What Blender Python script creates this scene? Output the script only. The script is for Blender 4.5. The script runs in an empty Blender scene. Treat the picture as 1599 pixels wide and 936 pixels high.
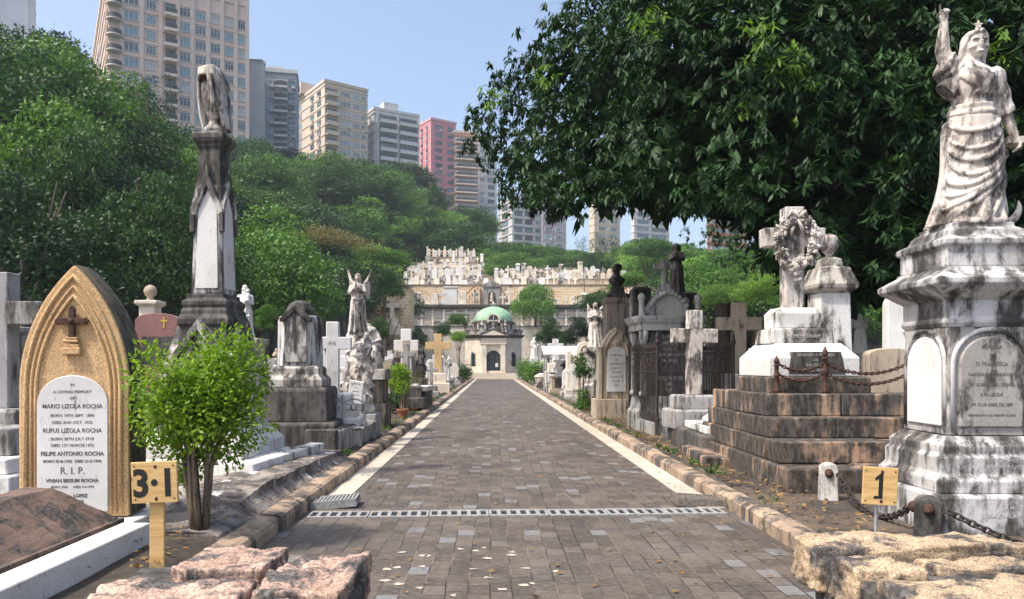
import bpy, bmesh, math, random
import numpy as np
from mathutils import Vector, Matrix, noise
R = math.radians
random.seed(11); RNG = np.random.default_rng(11)
# ------------------------------------------------------------------ camera, sky, sun, exposure
C = bpy.context.scene.collection
SC = bpy.context.scene
F, CX, HY, CH = 1155.0, 769.0, 570.0, 1.6
cam = bpy.data.objects.new('camera', bpy.data.cameras.new('camera')); C.objects.link(cam)
cam.location = (0, 0, CH); cam.rotation_euler = (R(90), 0, 0)
cam.data.sensor_width = 36; cam.data.lens = F / 1599 * 36
cam.data.shift_x = (799.5 - CX) / 1599; cam.data.shift_y = (HY - 468) / 1599
cam.data.clip_end = 3000; cam.data.clip_start = 0.05
SC.camera = cam
SUN_EL, SUN_AZ = R(58), R(240)      # azimuth clockwise from +Y: high, on the left and a little behind the camera
w = bpy.data.worlds.new('World'); SC.world = w; w.use_nodes = True
wn = w.node_tree
sky = wn.nodes.new('ShaderNodeTexSky'); sky.sky_type = 'NISHITA'; sky.sun_disc = False
sky.sun_elevation = SUN_EL; sky.sun_rotation = SUN_AZ; sky.dust_density = 4.0; sky.air_density = 1.0; sky.ozone_density = .7
bgn = wn.nodes['Background']; bgn.inputs[1].default_value = 0.15
wn.links.new(sky.outputs[0], bgn.inputs[0])
sun = bpy.data.objects.new('sun', bpy.data.lights.new('sun', 'SUN')); C.objects.link(sun)
sun.data.energy = 2.7; sun.data.angle = R(3); sun.data.color = (1.0, 0.94, 0.84)
sd = Vector((math.sin(SUN_AZ) * math.cos(SUN_EL), math.cos(SUN_AZ) * math.cos(SUN_EL), math.sin(SUN_EL)))
sun.rotation_euler = sd.to_track_quat('Z', 'Y').to_euler()
SC.view_settings.view_transform = 'Standard'; SC.view_settings.look = 'None'
SC.view_settings.exposure = 0.92; SC.view_settings.gamma = 1.0
SC.cycles.max_bounces = 6; SC.cycles.diffuse_bounces = 3; SC.cycles.glossy_bounces = 2
SC.cycles.transmission_bounces = 3; SC.cycles.transparent_max_bounces = 4; SC.cycles.volume_bounces = 0
SC.cycles.use_denoising = True

def WX(px, Y): return (px - CX) * Y / F
def WZ(py, Y): return CH - (py - HY) * Y / F

# ------------------------------------------------------------------ objects
def thing(name, label, cat, loc=(0, 0, 0), rz=0, group=None):
    o = bpy.data.objects.new(name, None); C.objects.link(o)
    o.empty_display_size = 0.2
    o.location = loc; o.rotation_euler = (0, 0, rz); o['label'] = label; o['category'] = cat; o['kind'] = 'thing'
    if group: o['group'] = group
    return o
def tag(o, label, cat, group=None):
    o['label'] = label; o['category'] = cat
    if group: o['group'] = group
    return o
def link(name, me, mat=None, parent=None, loc=None):
    o = bpy.data.objects.new(name, me); C.objects.link(o)
    if mat is not None and not me.materials: me.materials.append(mat)
    if parent: o.parent = parent
    if loc is not None: o.location = loc
    return o
def obj(name, bm, mat, parent=None, loc=None, bev=0.0, smooth=False, seg=2):
    bmesh.ops.remove_doubles(bm, verts=bm.verts, dist=1e-5)
    bmesh.ops.recalc_face_normals(bm, faces=bm.faces)
    if bev > 0:
        ed = [e for e in bm.edges if len(e.link_faces) == 2 and e.calc_face_angle(0) > 0.5]
        bmesh.ops.bevel(bm, geom=ed, offset=bev, segments=seg, profile=0.6, affect='EDGES', clamp_overlap=True)
    me = bpy.data.meshes.new(name); bm.to_mesh(me); bm.free()
    if smooth:
        me.polygons.foreach_set('use_smooth', [True] * len(me.polygons))
    return link(name, me, mat, parent, loc)
def copy_tree(o, parent=None):
    c = o.copy(); C.objects.link(c)
    if parent: c.parent = parent
    for ch in o.children: copy_tree(ch, c)
    return c
def B(): return bmesh.new()

# ------------------------------------------------------------------ shapes
def loft(bm, rings, cap=True):
    vs = [[bm.verts.new(p) for p in r] for r in rings]
    n = len(rings[0])
    for a, b in zip(vs[:-1], vs[1:]):
        for i in range(n):
            j = (i + 1) % n
            bm.faces.new((a[i], a[j], b[j], b[i]))
    if cap:
        bm.faces.new(list(reversed(vs[0]))); bm.faces.new(vs[-1])
    return vs
def sq(bm, prof, c=(0, 0), ratio=1.0):
    """stacked rectangular profile [(half width, z)] or [(hx, hy, z)]"""
    rings = []
    for p in prof:
        hx, hy, z = (p[0], p[0] * ratio, p[1]) if len(p) == 2 else p
        rings.append([(c[0] - hx, c[1] - hy, z), (c[0] + hx, c[1] - hy, z), (c[0] + hx, c[1] + hy, z), (c[0] - hx, c[1] + hy, z)])
    loft(bm, rings)
def ngon(bm, prof, n=8, c=(0, 0), rot=0.0):
    loft(bm, [[(c[0] + r * math.cos(rot + 2 * math.pi * k / n), c[1] + r * math.sin(rot + 2 * math.pi * k / n), z) for k in range(n)] for r, z in prof])
def lathe(bm, prof, n=24, c=(0, 0)): ngon(bm, [(max(r, 1e-3), z) for r, z in prof], n, c)
def box(bm, x0, x1, y0, y1, z0, z1):
    loft(bm, [[(x0, y0, z), (x1, y0, z), (x1, y1, z), (x0, y1, z)] for z in (z0, z1)])
def prism(bm, pts, y0, y1):
    """outline in x,z extruded along y"""
    loft(bm, [[(x, y, z) for x, z in pts] for y in (y0, y1)])
def prismx(bm, pts, x0, x1):
    loft(bm, [[(x, y, z) for y, z in pts] for x in (x0, x1)])
def tube(bm, pts, r, n=8):
    pts = [Vector(p) for p in pts]
    rs = r if isinstance(r, (list, tuple)) else [r] * len(pts)
    rings = []; up = Vector((0.13, 0.31, 0.94))
    for i, p in enumerate(pts):
        t = (pts[min(i + 1, len(pts) - 1)] - pts[max(i - 1, 0)]).normalized()
        a = t.cross(up)
        if a.length < 0.1: a = t.cross(Vector((1, 0, 0)))
        a.normalize(); b = t.cross(a).normalized(); up = b.cross(t) if False else up
        rings.append([p + (a * math.cos(2 * math.pi * k / n) + b * math.sin(2 * math.pi * k / n)) * rs[i] for k in range(n)])
    loft(bm, rings)
def ell(bm, c, r, n=16, m=10, rot=None):
    bmesh.ops.create_uvsphere(bm, u_segments=n, v_segments=m, radius=1.0,
        matrix=Matrix.Translation(c) @ (rot.to_4x4() if rot else Matrix.Identity(4)) @ Matrix.Diagonal((r[0], r[1], r[2], 1)))
def torus(bm, M, R1, r, n=12, m=6, sx=1.0):
    rings = []
    for i in range(n):
        a = 2 * math.pi * i / n
        rings.append([M @ Vector(((R1 + r * math.cos(2 * math.pi * k / m)) * math.cos(a) * sx, (R1 + r * math.cos(2 * math.pi * k / m)) * math.sin(a), r * math.sin(2 * math.pi * k / m))) for k in range(m)])
    vs = [[bm.verts.new(p) for p in r_] for r_ in rings]
    for i in range(n):
        a, b = vs[i], vs[(i + 1) % n]
        for k in range(m): bm.faces.new((a[k], a[(k + 1) % m], b[(k + 1) % m], b[k]))
def cross_pts(H, W, t, arm):
    """outline of a Latin cross: height H, span W, thickness t, arm centre height"""
    h = t / 2
    return [(-h, 0), (h, 0), (h, arm - h), (W / 2, arm - h), (W / 2, arm + h), (h, arm + h), (h, H), (-h, H), (-h, arm + h), (-W / 2, arm + h), (-W / 2, arm - h), (-h, arm - h)]
def round_top(wd, H, rise, n=14, z0=0.0):
    pts = [(-wd / 2, z0), (wd / 2, z0)]
    for k in range(n + 1):
        a = math.pi * k / n
        pts.append((wd / 2 * math.cos(a), H - rise + rise * math.sin(a)))
    return pts
def ogive(wd, H, spring, n=12, z0=0.0):
    """pointed arch outline: sides rise to 'spring', then two arcs meet at H"""
    h = H - spring; a = wd / 2
    Rr = (a * a + h * h) / (2 * a)
    th = math.asin(min(1, h / Rr))
    right = [(-a + (2 * a - Rr) + Rr * math.cos(th * k / n), spring + Rr * math.sin(th * k / n)) for k in range(n + 1)]
    right[-1] = (0, H)
    left = [(-x, z) for x, z in reversed(right[:-1])]
    return [(-a, z0), (a, z0)] + right + left
def wobble(me_or_bm, amp, sc, seed=0.0):
    for v in me_or_bm.verts:
        n = noise.noise_vector(v.co * sc + Vector((seed, seed * 1.7, seed * .3)))
        v.co += n * amp
def rock(bm, x0, x1, y0, y1, z0, z1, cuts=9, amp=0.03, seed=0.0, rnd=0.25):
    old = set(bm.verts)
    g = bmesh.ops.create_cube(bm, size=1.0)
    ed = list({e for v in g['verts'] for e in v.link_edges})
    bmesh.ops.subdivide_edges(bm, edges=ed, cuts=cuts, use_grid_fill=True)
    vs = [v for v in bm.verts if v not in old]
    c = Vector(((x0 + x1) / 2, (y0 + y1) / 2, (z0 + z1) / 2)); s = Vector((x1 - x0, y1 - y0, z1 - z0)); m = min(s)
    for v in vs:
        p = v.co * 2
        L = (abs(p.x) ** 24 + abs(p.y) ** 24 + abs(p.z) ** 24) ** (1 / 24)
        p = p / L if L > 0 else p
        q = Vector((p.x * s.x / 2, p.y * s.y / 2, p.z * s.z / 2)) + c
        d = Vector(p).normalized(); vd = noise.voronoi(q * 5.5 + Vector((seed, seed, 0)))[0]
        k = noise.fractal(q * 3.5 + Vector((seed, 0, seed)), 1.0, 2.0, 4) * amp + noise.fractal(q * 13 + Vector((seed, 3, 0)), 1.0, 2.0, 4) * amp * .6 - amp * 1.1 * max(0, .35 - (vd[1] - vd[0])) + amp * .5 * (noise.cell(q * 4 + Vector((seed, 0, 0))))
        v.co = q + d * k

# ------------------------------------------------------------------ materials
def nodes(name):
    m = bpy.data.materials.new(name); m.use_nodes = True
    nt = m.node_tree; p = nt.nodes['Principled BSDF']
    return m, nt, p
def N(nt, t, **kw):
    n = nt.nodes.new(t)
    for k, v in kw.items():
        if k.startswith('i_'):
            key = k[2:]
            key = int(key) if key.isdigit() else key.replace('_', ' ')
            n.inputs[key].default_value = v
        else: setattr(n, k, v)
    return n
def rgba(c): return (c[0], c[1], c[2], 1)
def mixc(nt, fac, a, b, mode='MIX'):
    n = N(nt, 'ShaderNodeMix', data_type='RGBA', blend_type=mode)
    for s, v in ((0, fac), (6, a), (7, b)):
        if isinstance(v, bpy.types.NodeSocket): nt.links.new(v, n.inputs[s])
        else: n.inputs[s].default_value = v if s == 0 else rgba(v)
    return n.outputs[2]
def math_(nt, op, a, b=None):
    n = N(nt, 'ShaderNodeMath', operation=op)
    for s, v in ((0, a), (1, b)):
        if v is None: continue
        if isinstance(v, bpy.types.NodeSocket): nt.links.new(v, n.inputs[s])
        else: n.inputs[s].default_value = v
    return n.outputs[0]
def smooth(nt, v, a, b, lo=0.0, hi=1.0):
    n = N(nt, 'ShaderNodeMapRange', interpolation_type='SMOOTHSTEP')
    nt.links.new(v, n.inputs[0])
    for k, x in zip((1, 2, 3, 4), (a, b, lo, hi)): n.inputs[k].default_value = x
    return n.outputs[0]
def pos(nt, scale=(1, 1, 1)):
    g = N(nt, 'ShaderNodeNewGeometry'); v = N(nt, 'ShaderNodeVectorMath', operation='MULTIPLY'); v.inputs[1].default_value = scale
    nt.links.new(g.outputs['Position'], v.inputs[0]); return v.outputs[0]
def noi(nt, vec, scale, detail=5, rough=0.6, dist=0.0):
    n = N(nt, 'ShaderNodeTexNoise'); n.inputs['Scale'].default_value = scale; n.inputs['Detail'].default_value = detail
    n.inputs['Roughness'].default_value = rough; n.inputs['Distortion'].default_value = dist
    nt.links.new(vec, n.inputs['Vector']); return n.outputs[0]
def bump(nt, p, h, strength=0.4, dist=0.01):
    b = N(nt, 'ShaderNodeBump'); b.inputs['Strength'].default_value = strength; b.inputs['Distance'].default_value = dist
    nt.links.new(h, b.inputs['Height']); nt.links.new(b.outputs[0], p.inputs['Normal'])
def stone(name, base, tint, stain, amt=0.5, streak=0.5, soft=0.06, speck=0.18, scale=1.0, rough=0.85, bmp=0.5, speck_scale=110):
    """weathered stone: two tones, dark lichen and rain streaks with ragged edges, mineral speckle"""
    m, nt, p = nodes(name)
    a = noi(nt, pos(nt, (1, 1, .55)), 2.1 * scale, 9, .68, .4)
    b = noi(nt, pos(nt, (5, 5, .55)), 1.9 * scale, 5, .6)
    t = math_(nt, 'ADD', math_(nt, 'MULTIPLY', a, 1 - streak), math_(nt, 'MULTIPLY', b, streak))
    th = .5 + (.5 - amt) * .42
    mask = smooth(nt, t, th - soft, th + soft)
    c = mixc(nt, smooth(nt, noi(nt, pos(nt), .9 * scale, 6, .6), .38, .62), base, tint)
    g = noi(nt, pos(nt), speck_scale, 2, .7)
    sp = smooth(nt, g, .3, .7, 1 - speck, 1 + speck)
    mid = noi(nt, pos(nt, (1, 1, .4)), 13 * scale, 6, .7)
    stc = mixc(nt, smooth(nt, mid, .42, .66), stain, [s * 2.6 + .03 for s in stain])
    c = mixc(nt, mask, c, stc)
    c = mixc(nt, smooth(nt, mid, .56, .72, 0, .45), c, [s * 1.5 for s in stain])
    mu = N(nt, 'ShaderNodeVectorMath', operation='SCALE'); nt.links.new(c, mu.inputs[0]); nt.links.new(sp, mu.inputs['Scale'])
    nt.links.new(mu.outputs[0], p.inputs['Base Color'])
    p.inputs['Roughness'].default_value = rough
    h = math_(nt, 'ADD', math_(nt, 'MULTIPLY', mid, .7), math_(nt, 'MULTIPLY', g, .3))
    bump(nt, p, h, bmp, .012)
    return m
def plain(name, col, rough=0.6, metal=0.0, var=0.25, scale=9.0):
    m, nt, p = nodes(name)
    n = noi(nt, pos(nt), scale, 6, .65)
    c = mixc(nt, smooth(nt, n, .35, .68), [x * (1 - var) for x in col], [min(1, x * (1 + var)) for x in col])
    nt.links.new(c, p.inputs['Base Color']); p.inputs['Roughness'].default_value = rough; p.inputs['Metallic'].default_value = metal
    bump(nt, p, n, .25, .005)
    return m
def leafmat(name, dark, light, trans=0.3, rough=0.5, hue=0.5, nscale=0.6):
    m, nt, p = nodes(name)
    oi = N(nt, 'ShaderNodeObjectInfo')
    n = noi(nt, pos(nt), nscale, 3, .6); n2 = noi(nt, pos(nt), nscale * 9, 2, .6)
    f = math_(nt, 'ADD', math_(nt, 'MULTIPLY', n, .6), math_(nt, 'MULTIPLY', n2, .4))
    f = math_(nt, 'ADD', f, math_(nt, 'MULTIPLY', math_(nt, 'SUBTRACT', oi.outputs['Random'], .5), .42 * hue * 2))
    c = mixc(nt, smooth(nt, f, .3, .68), dark, light)
    nt.links.new(c, p.inputs['Base Color']); p.inputs['Roughness'].default_value = rough
    p.inputs['Specular IOR Level'].default_value = .28
    tr = N(nt, 'ShaderNodeBsdfTranslucent')
    c2 = mixc(nt, 1.0, c, (1.25, 1.35, .5), 'MULTIPLY'); nt.links.new(c2, tr.inputs[0])
    ms = N(nt, 'ShaderNodeMixShader'); ms.inputs[0].default_value = trans
    nt.links.new(p.outputs[0], ms.inputs[1]); nt.links.new(tr.outputs[0], ms.inputs[2])
    nt.links.new(ms.outputs[0], nt.nodes['Material Output'].inputs[0])
    return m

MARB = stone('weathered_white_marble', (.70, .69, .67), (.56, .53, .49), (.045, .04, .036), .40, .28)
MARBC = stone('clean_white_marble', (.70, .69, .68), (.60, .58, .55), (.10, .09, .08), .16, .5)
MARBD = stone('dirty_white_marble', (.58, .56, .53), (.45, .41, .36), (.035, .031, .028), .50, .34)
STAT = stone('statue_marble', (.62, .58, .54), (.50, .44, .39), (.055, .047, .042), .47, .22, scale=2.0, bmp=.3, speck=.08)
GREY = stone('grey_granite', (.38, .37, .36), (.28, .27, .26), (.04, .037, .034), .42, .45)
DARK = stone('blackened_stone', (.14, .125, .115), (.085, .075, .068), (.022, .02, .018), .55, .5)
BEIGE = stone('beige_stone', (.50, .42, .32), (.38, .31, .23), (.05, .043, .036), .36, .5)
CREAM = stone('cream_stone', (.72, .65, .55), (.62, .54, .44), (.10, .085, .07), .24, .5)
BROWN = stone('brown_stained_granite', (.42, .285, .195), (.29, .20, .14), (.03, .025, .022), .60, .38)
YEL = stone('yellow_shanghai_plaster', (.56, .37, .19), (.49, .315, .155), (.05, .04, .03), .14, .4, speck=.38, speck_scale=80, bmp=.8)
PINK = stone('red_granite', (.30, .15, .135), (.22, .11, .10), (.06, .05, .045), .18, .4, speck=.4)
ROCKM = stone('rough_granite', (.47, .32, .25), (.34, .225, .17), (.045, .04, .038), .42, .1, scale=2.0, speck=.5, bmp=1.0, speck_scale=60)
ROCKY = stone('golden_rough_granite', (.44, .325, .21), (.33, .24, .155), (.04, .036, .034), .44, .1, scale=1.5, speck=.5, bmp=1.0, speck_scale=90)
LEDG = stone('pink_brown_ledger_stone', (.20, .125, .095), (.13, .085, .068), (.03, .026, .024), .45, .2, scale=2.0, speck=.4)
CEM = stone('cement', (.30, .27, .24), (.22, .19, .165), (.06, .052, .046), .45, .1, scale=1.6, speck=.25)
KERB = stone('kerb_stone', (.42, .31, .21), (.29, .21, .15), (.05, .042, .035), .48, .1, scale=1.3, speck=.3)
STRIP = stone('pale_concrete', (.50, .45, .37), (.42, .37, .30), (.14, .12, .10), .26, .1, scale=1.5)
IRON = plain('rusty_iron', (.035, .025, .022), .65, .2, .5, 25)
RUST = plain('rusted_brown_iron', (.075, .035, .024), .8, .2, .5, 30)
STEEL = plain('galvanised_steel', (.45, .46, .48), .45, .5, .2)
GRATE = plain('grate_concrete', (.27, .27, .265), .8, 0, .25, 30)
GOLD = plain('gilding', (.7, .45, .1), .35, .6, .1)
INK = plain('worn_lettering', (.09, .085, .085), .8, 0, .5, 60)
INKW = plain('worn_white_lettering', (.42, .41, .39), .8, 0, .4, 60)
PAINT = plain('black_paint_and_slot_shade', (.012, .012, .012), .5, 0, .2)
BARK = stone('bark', (.12, .09, .065), (.085, .062, .046), (.025, .02, .016), .4, .7, scale=2, bmp=1.0)
SHRUBK = stone('shrub_stem', (.22, .16, .11), (.15, .11, .08), (.05, .04, .03), .4, .7, scale=4, bmp=.8)
COPPER = stone('green_copper', (.24, .42, .27), (.33, .50, .35), (.10, .14, .09), .34, .35, scale=.6, speck=.1)
GLASSD = plain('dark_glass', (.03, .04, .045), .15, 0, .3, 2)
LEAF_DK = leafmat('forest_leaf', (.012, .037, .011), (.056, .122, .023), .25)
LEAF_MD = leafmat('mid_leaf', (.026, .075, .016), (.11, .225, .036), .28)
LEAF_LT = leafmat('light_leaf', (.065, .15, .024), (.20, .34, .06), .35)
LEAF_OL = leafmat('olive_leaf', (.06, .075, .025), (.17, .15, .055), .3)
LEAF_TR = leafmat('mango_leaf', (.006, .020, .009), (.034, .090, .020), .16, .56, .0, 1.1)
LEAF_NEW = leafmat('mango_young_leaf', (.06, .14, .02), (.16, .27, .04), .4, .45, 0, 2)
LEAF_SH = leafmat('shrub_leaf', (.06, .15, .012), (.27, .40, .035), .42, .45, 0, 4)

def wood_mat():
    m, nt, p = nodes('yellow_pine_board')
    n = noi(nt, pos(nt, (2, 2, 22)), 2.0, 5, .6, .6); k = noi(nt, pos(nt), 6, 3, .6)
    c = mixc(nt, smooth(nt, n, .35, .65), (.50, .31, .115), (.64, .43, .19))
    c = mixc(nt, smooth(nt, k, .68, .73), c, (.12, .06, .025))
    nt.links.new(c, p.inputs['Base Color']); p.inputs['Roughness'].default_value = .65
    bump(nt, p, n, .15, .003); return m
WOOD = wood_mat()
def masonry_mat():
    m, nt, p = nodes('coursed_masonry')
    mp = N(nt, 'ShaderNodeMapping'); mp.inputs['Rotation'].default_value = (R(-90), 0, 0)
    nt.links.new(pos(nt), mp.inputs[0])
    b = N(nt, 'ShaderNodeTexBrick'); b.inputs['Scale'].default_value = 1.0
    b.inputs['Brick Width'].default_value = .85; b.inputs['Row Height'].default_value = .42; b.inputs['Mortar Size'].default_value = .035
    b.inputs['Color1'].default_value = (.58, .36, .17, 1); b.inputs['Color2'].default_value = (.66, .52, .33, 1); b.inputs['Mortar'].default_value = (.74, .68, .58, 1)
    nt.links.new(mp.outputs[0], b.inputs[0])
    c = mixc(nt, smooth(nt, noi(nt, pos(nt, (1, 1, .5)), .8, 6, .7), .55, .68, 0, .7), b.outputs[0], (.10, .075, .055))
    nt.links.new(c, p.inputs['Base Color']); p.inputs['Roughness'].default_value = .9
    bump(nt, p, b.outputs['Fac'], -.6, .03); return m
MASON = masonry_mat()
def paver_mat():
    m, nt, p = nodes('brick_pavers')
    mp = N(nt, 'ShaderNodeMapping'); mp.inputs['Rotation'].default_value = (0, 0, R(90))
    jit = N(nt, 'ShaderNodeVectorMath', operation='ADD')
    wv = N(nt, 'ShaderNodeTexNoise'); wv.inputs['Scale'].default_value = 1.7; wv.inputs['Detail'].default_value = 3
    nt.links.new(pos(nt), wv.inputs['Vector'])
    sc = N(nt, 'ShaderNodeVectorMath', operation='SCALE'); sc.inputs['Scale'].default_value = .035; nt.links.new(wv.outputs['Color'], sc.inputs[0])
    nt.links.new(pos(nt), jit.inputs[0]); nt.links.new(sc.outputs[0], jit.inputs[1])
    nt.links.new(jit.outputs[0], mp.inputs[0])
    b = N(nt, 'ShaderNodeTexBrick', offset=.37, squash=1.0); b.inputs['Scale'].default_value = 1.0
    b.inputs['Brick Width'].default_value = .215; b.inputs['Row Height'].default_value = .158
    b.inputs['Mortar Size'].default_value = .0055; b.inputs['Mortar Smooth'].default_value = .3; b.inputs['Bias'].default_value = 0
    b.inputs['Color1'].default_value = (0, 0, 0, 1); b.inputs['Color2'].default_value = (1, 1, 1, 1); b.inputs['Mortar'].default_value = (.3, .3, .3, 1)
    nt.links.new(mp.outputs[0], b.inputs[0])
    r = N(nt, 'ShaderNodeValToRGB'); r.color_ramp.interpolation = 'CONSTANT'
    cr = r.color_ramp
    stops = [(0, (.092, .075, .062)), (.2, (.118, .097, .080)), (.38, (.078, .064, .054)), (.55, (.135, .108, .086)), (.72, (.102, .087, .077)), (.86, (.155, .130, .11)), (.945, (.22, .225, .23))]
    cr.elements[0].position = 0; cr.elements[0].color = rgba(stops[0][1])
    cr.elements[1].position = stops[1][0]; cr.elements[1].color = rgba(stops[1][1])
    for q, col in stops[2:]:
        e = cr.elements.new(q); e.color = rgba(col)
    nt.links.new(b.outputs[0], r.inputs[0])
    base = r.outputs[0]
    fine = noi(nt, pos(nt, (14, 60, 1)), 1.0, 5, .7)
    base = mixc(nt, smooth(nt, fine, .50, .66, 0, .7), base, (.27, .225, .19)); base = mixc(nt, smooth(nt, fine, .47, .36, 0, .8), base, (.035, .029, .026))
    big = noi(nt, pos(nt, (1, .55, 1)), .9, 7, .65)
    base = mixc(nt, smooth(nt, big, .52, .66, 0, .55), base, (.20, .175, .15))
    base = mixc(nt, smooth(nt, big, .46, .34, 0, .55), base, (.055, .047, .042))
    base = mixc(nt, smooth(nt, noi(nt, pos(nt, (2.6, .10, 1)), 1.0, 4, .6), .54, .66, 0, .22), base, (.19, .16, .135)); base = mixc(nt, smooth(nt, noi(nt, pos(nt, (1.3, .5, 1)), .55, 6, .7), .60, .70, 0, .5), base, (.05, .043, .038))
    base = mixc(nt, smooth(nt, noi(nt, pos(nt), 4.5, 6, .7), .68, .74, 0, .8), base, (.34, .30, .25))
    mort = mixc(nt, smooth(nt, noi(nt, pos(nt), 2.2, 3), .42, .62), (.03, .026, .023), (.22, .175, .13))
    base = mixc(nt, b.outputs['Fac'], base, mort)
    base = mixc(nt, 1.0, base, (.80, .79, .78), 'MULTIPLY')
    nt.links.new(base, p.inputs['Base Color']); p.inputs['Roughness'].default_value = .72
    h = math_(nt, 'SUBTRACT', math_(nt, 'MULTIPLY', fine, .35), b.outputs['Fac'])
    bump(nt, p, h, .7, .008); return m
PAVER = paver_mat()
def soil_mat():
    m, nt, p = nodes('soil')
    a = noi(nt, pos(nt), .9, 8, .7); b = noi(nt, pos(nt), 22, 5, .75)
    c = mixc(nt, smooth(nt, a, .42, .62), (.045, .037, .032), (.115, .088, .064))
    c = mixc(nt, smooth(nt, b, .55, .7, 0, .7), c, (.15, .115, .08))
    geo = N(nt, 'ShaderNodeSeparateXYZ'); nt.links.new(pos(nt), geo.inputs[0])
    c = mixc(nt, smooth(nt, geo.outputs[2], .6, 2.2), c, (.022, .034, .014))
    nt.links.new(c, p.inputs['Base Color']); p.inputs['Roughness'].default_value = .95
    bump(nt, p, b, .8, .02); return m
SOIL = soil_mat()
# ------------------------------------------------------------------ ground, road
KL, KR = -2.03, 2.59            # inner faces of the kerbs
def sstep(a, b, x):
    t = min(1, max(0, (x - a) / (b - a))); return t * t * (3 - 2 * t)
def hill(x, y):
    dx = max(0.0, -13.5 - x) * sstep(30, 46, y); dy = max(0.0, y - 103)
    dr = max(0.0, x - 42) * sstep(30, 60, y)
    d = math.sqrt(dx * dx + dy * dy + dr * dr)
    px = CX + F * x / max(y, 1)
    A = 53 - 22 * sstep(640, 860, px)
    z = A * (1 - math.exp(-.85 * d / A))
    k = sstep(-30, -22, x) * (1 - sstep(30, 40, x)) * (1 - sstep(152, 200, y))
    return z * (1 - .35 * k)
def ground_z(x, y):
    if KL - .2 < x < KR + .2 and y < 92: return -.06
    z = .12 + hill(x, y)
    if y < 92:
        z += .02 * noise.noise(Vector((x * 1.1, y * 1.1, 0)))
    return z
xs = [-420, -320, -240, -180, -140, -110, -90] + list(np.arange(-76, -12, 4.0)) + list(np.arange(-12, KL - .5, .5)) + [KL - .36, KL - .16, KL - .14, KR + .14, KR + .16, KR + .36] + list(np.arange(KR + .6, 13, .5)) + list(np.arange(13, 60, 4.0)) + [66, 80, 100, 130, 170, 230, 320, 420]
ys = [-60, -30, -12] + list(np.arange(-6, 14, .5)) + list(np.arange(14, 40, 1.5)) + list(np.arange(40, 200, 4.0)) + [210, 225, 245, 270, 300, 340, 400, 500, 700]
bm = B()
gv = [[bm.verts.new((x, y, ground_z(x, y))) for x in xs] for y in ys]
for a, b in zip(gv[:-1], gv[1:]):
    for i in range(len(xs) - 1): bm.faces.new((a[i], a[i + 1], b[i + 1], b[i]))
o = obj('ground', bm, SOIL, smooth=True); o['kind'] = 'structure'
bm = B()
bm.faces.new([bm.verts.new(p) for p in ((KL - .2, -8, 0), (KR + .2, -8, 0), (KR + .2, 82, 0), (KL - .2, 82, 0))])
o = obj('road', bm, PAVER); o['kind'] = 'structure'
bm = B()
for x0, x1 in ((KL + .0, KL + .30), (KR - .30, KR)):
    y = 8.25
    while y < 81:
        L = random.uniform(.7, 1.1); box(bm, x0, x1 - .0, y, y + L - .008, -.03, .005 + random.uniform(0, .004)); y += L
o = obj('road_edging', bm, STRIP); o['kind'] = 'structure'
def kerb(side):
    bm = B(); y = 1.5
    while y < 81:
        L = random.uniform(.75, 1.35); h = random.uniform(.135, .165); jx = random.uniform(-.015, .015)
        x0, x1 = (KL - .27, KL) if side < 0 else (KR, KR + .27)
        pts = [(x0 + jx, -.1), (x1 + jx, -.1), (x1 + jx, h - .06), (x1 + jx - .02, h - .02), (x1 - .06 + jx, h), (x0 + .06 + jx, h + .01), (x0 + jx, h - .03)]
        old = set(bm.verts)
        n = max(2, int(L / .12)); loft(bm, [[(px, y + (L - .012) * k / n, pz) for px, pz in pts] for k in range(n + 1)])
        for v in bm.verts:
            if v not in old and v.co.z > -.05:
                q = v.co * 5; v.co.x += .014 * noise.noise(q); v.co.z += .014 * noise.noise(q + Vector((9, 9, 9)))
        y += L
    o = obj('kerb', bm, KERB, smooth=False); o['kind'] = 'structure'
kerb(-1); kerb(1)

# drainage channel across the road
t = thing('drain_channel', 'slotted pale grey drainage grating running across the brick road', 'drain', (.28, 7.95, 0), R(2.6))
bm = B()
nseg = 7; Wt = 4.46; sg = Wt / nseg
for k in range(nseg):
    x0 = -Wt / 2 + k * sg; zt = .018 + random.uniform(-.002, .003)
    xa, xb = x0 + .004, x0 + sg - .004
    box(bm, xa, xb, -.155, -.115, -.03, zt); box(bm, xa, xb, .115, .155, -.03, zt)
    ns = 6; pitch = (xb - xa) / ns
    for j in range(ns + 1):
        a = xa + j * pitch - (.022 if 0 < j < ns else 0); b2 = xa + j * pitch + (.022 if 0 < j < ns else .03)
        if j == 0: a, b2 = xa, xa + .026
        if j == ns: a, b2 = xb - .026, xb
        box(bm, a, b2, -.1145, .1145, -.03, zt - .001)
obj('grating', bm, GRATE, t, bev=.004, seg=1)
bm = B(); box(bm, -Wt / 2, Wt / 2, -.15, .15, -.02, .004); obj('channel', bm, PAINT, t)  # solid black fill, painted shade for the hollow under the slots
# gratings set into the road edge beside the kerbs
def gully(x, y, rz, tilt, label, m):
    t = thing('gully_grate', label, 'grate', (x, y, .0), rz)
    bm = B()
    box(bm, -.29, .29, -.19, .19, .0, .02)
    for k in range(14):
        xx = -.275 + k * .0423; box(bm, xx - .011, xx + .011, -.185, .185, .02, .085)
    for yy in (-.186, .165): box(bm, -.29, .29, yy, yy + .022, .02, .09)
    for yy in (-.06, .05): box(bm, -.288, .288, yy, yy + .014, .02, .078)
    o = obj('bars', bm, m, t); o.rotation_euler = (0, tilt, 0)
gully(KL + .22, 8.40, R(3), R(-5), 'pale concrete gully grate against the left kerb at the drain end', GRATE)
gully(KR - .22, 8.48, R(-2), R(3), 'brown metal gully grate against the right kerb at the drain end', plain('tarnished_metal', (.19, .165, .145), .6, .2, .3, 30))

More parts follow.
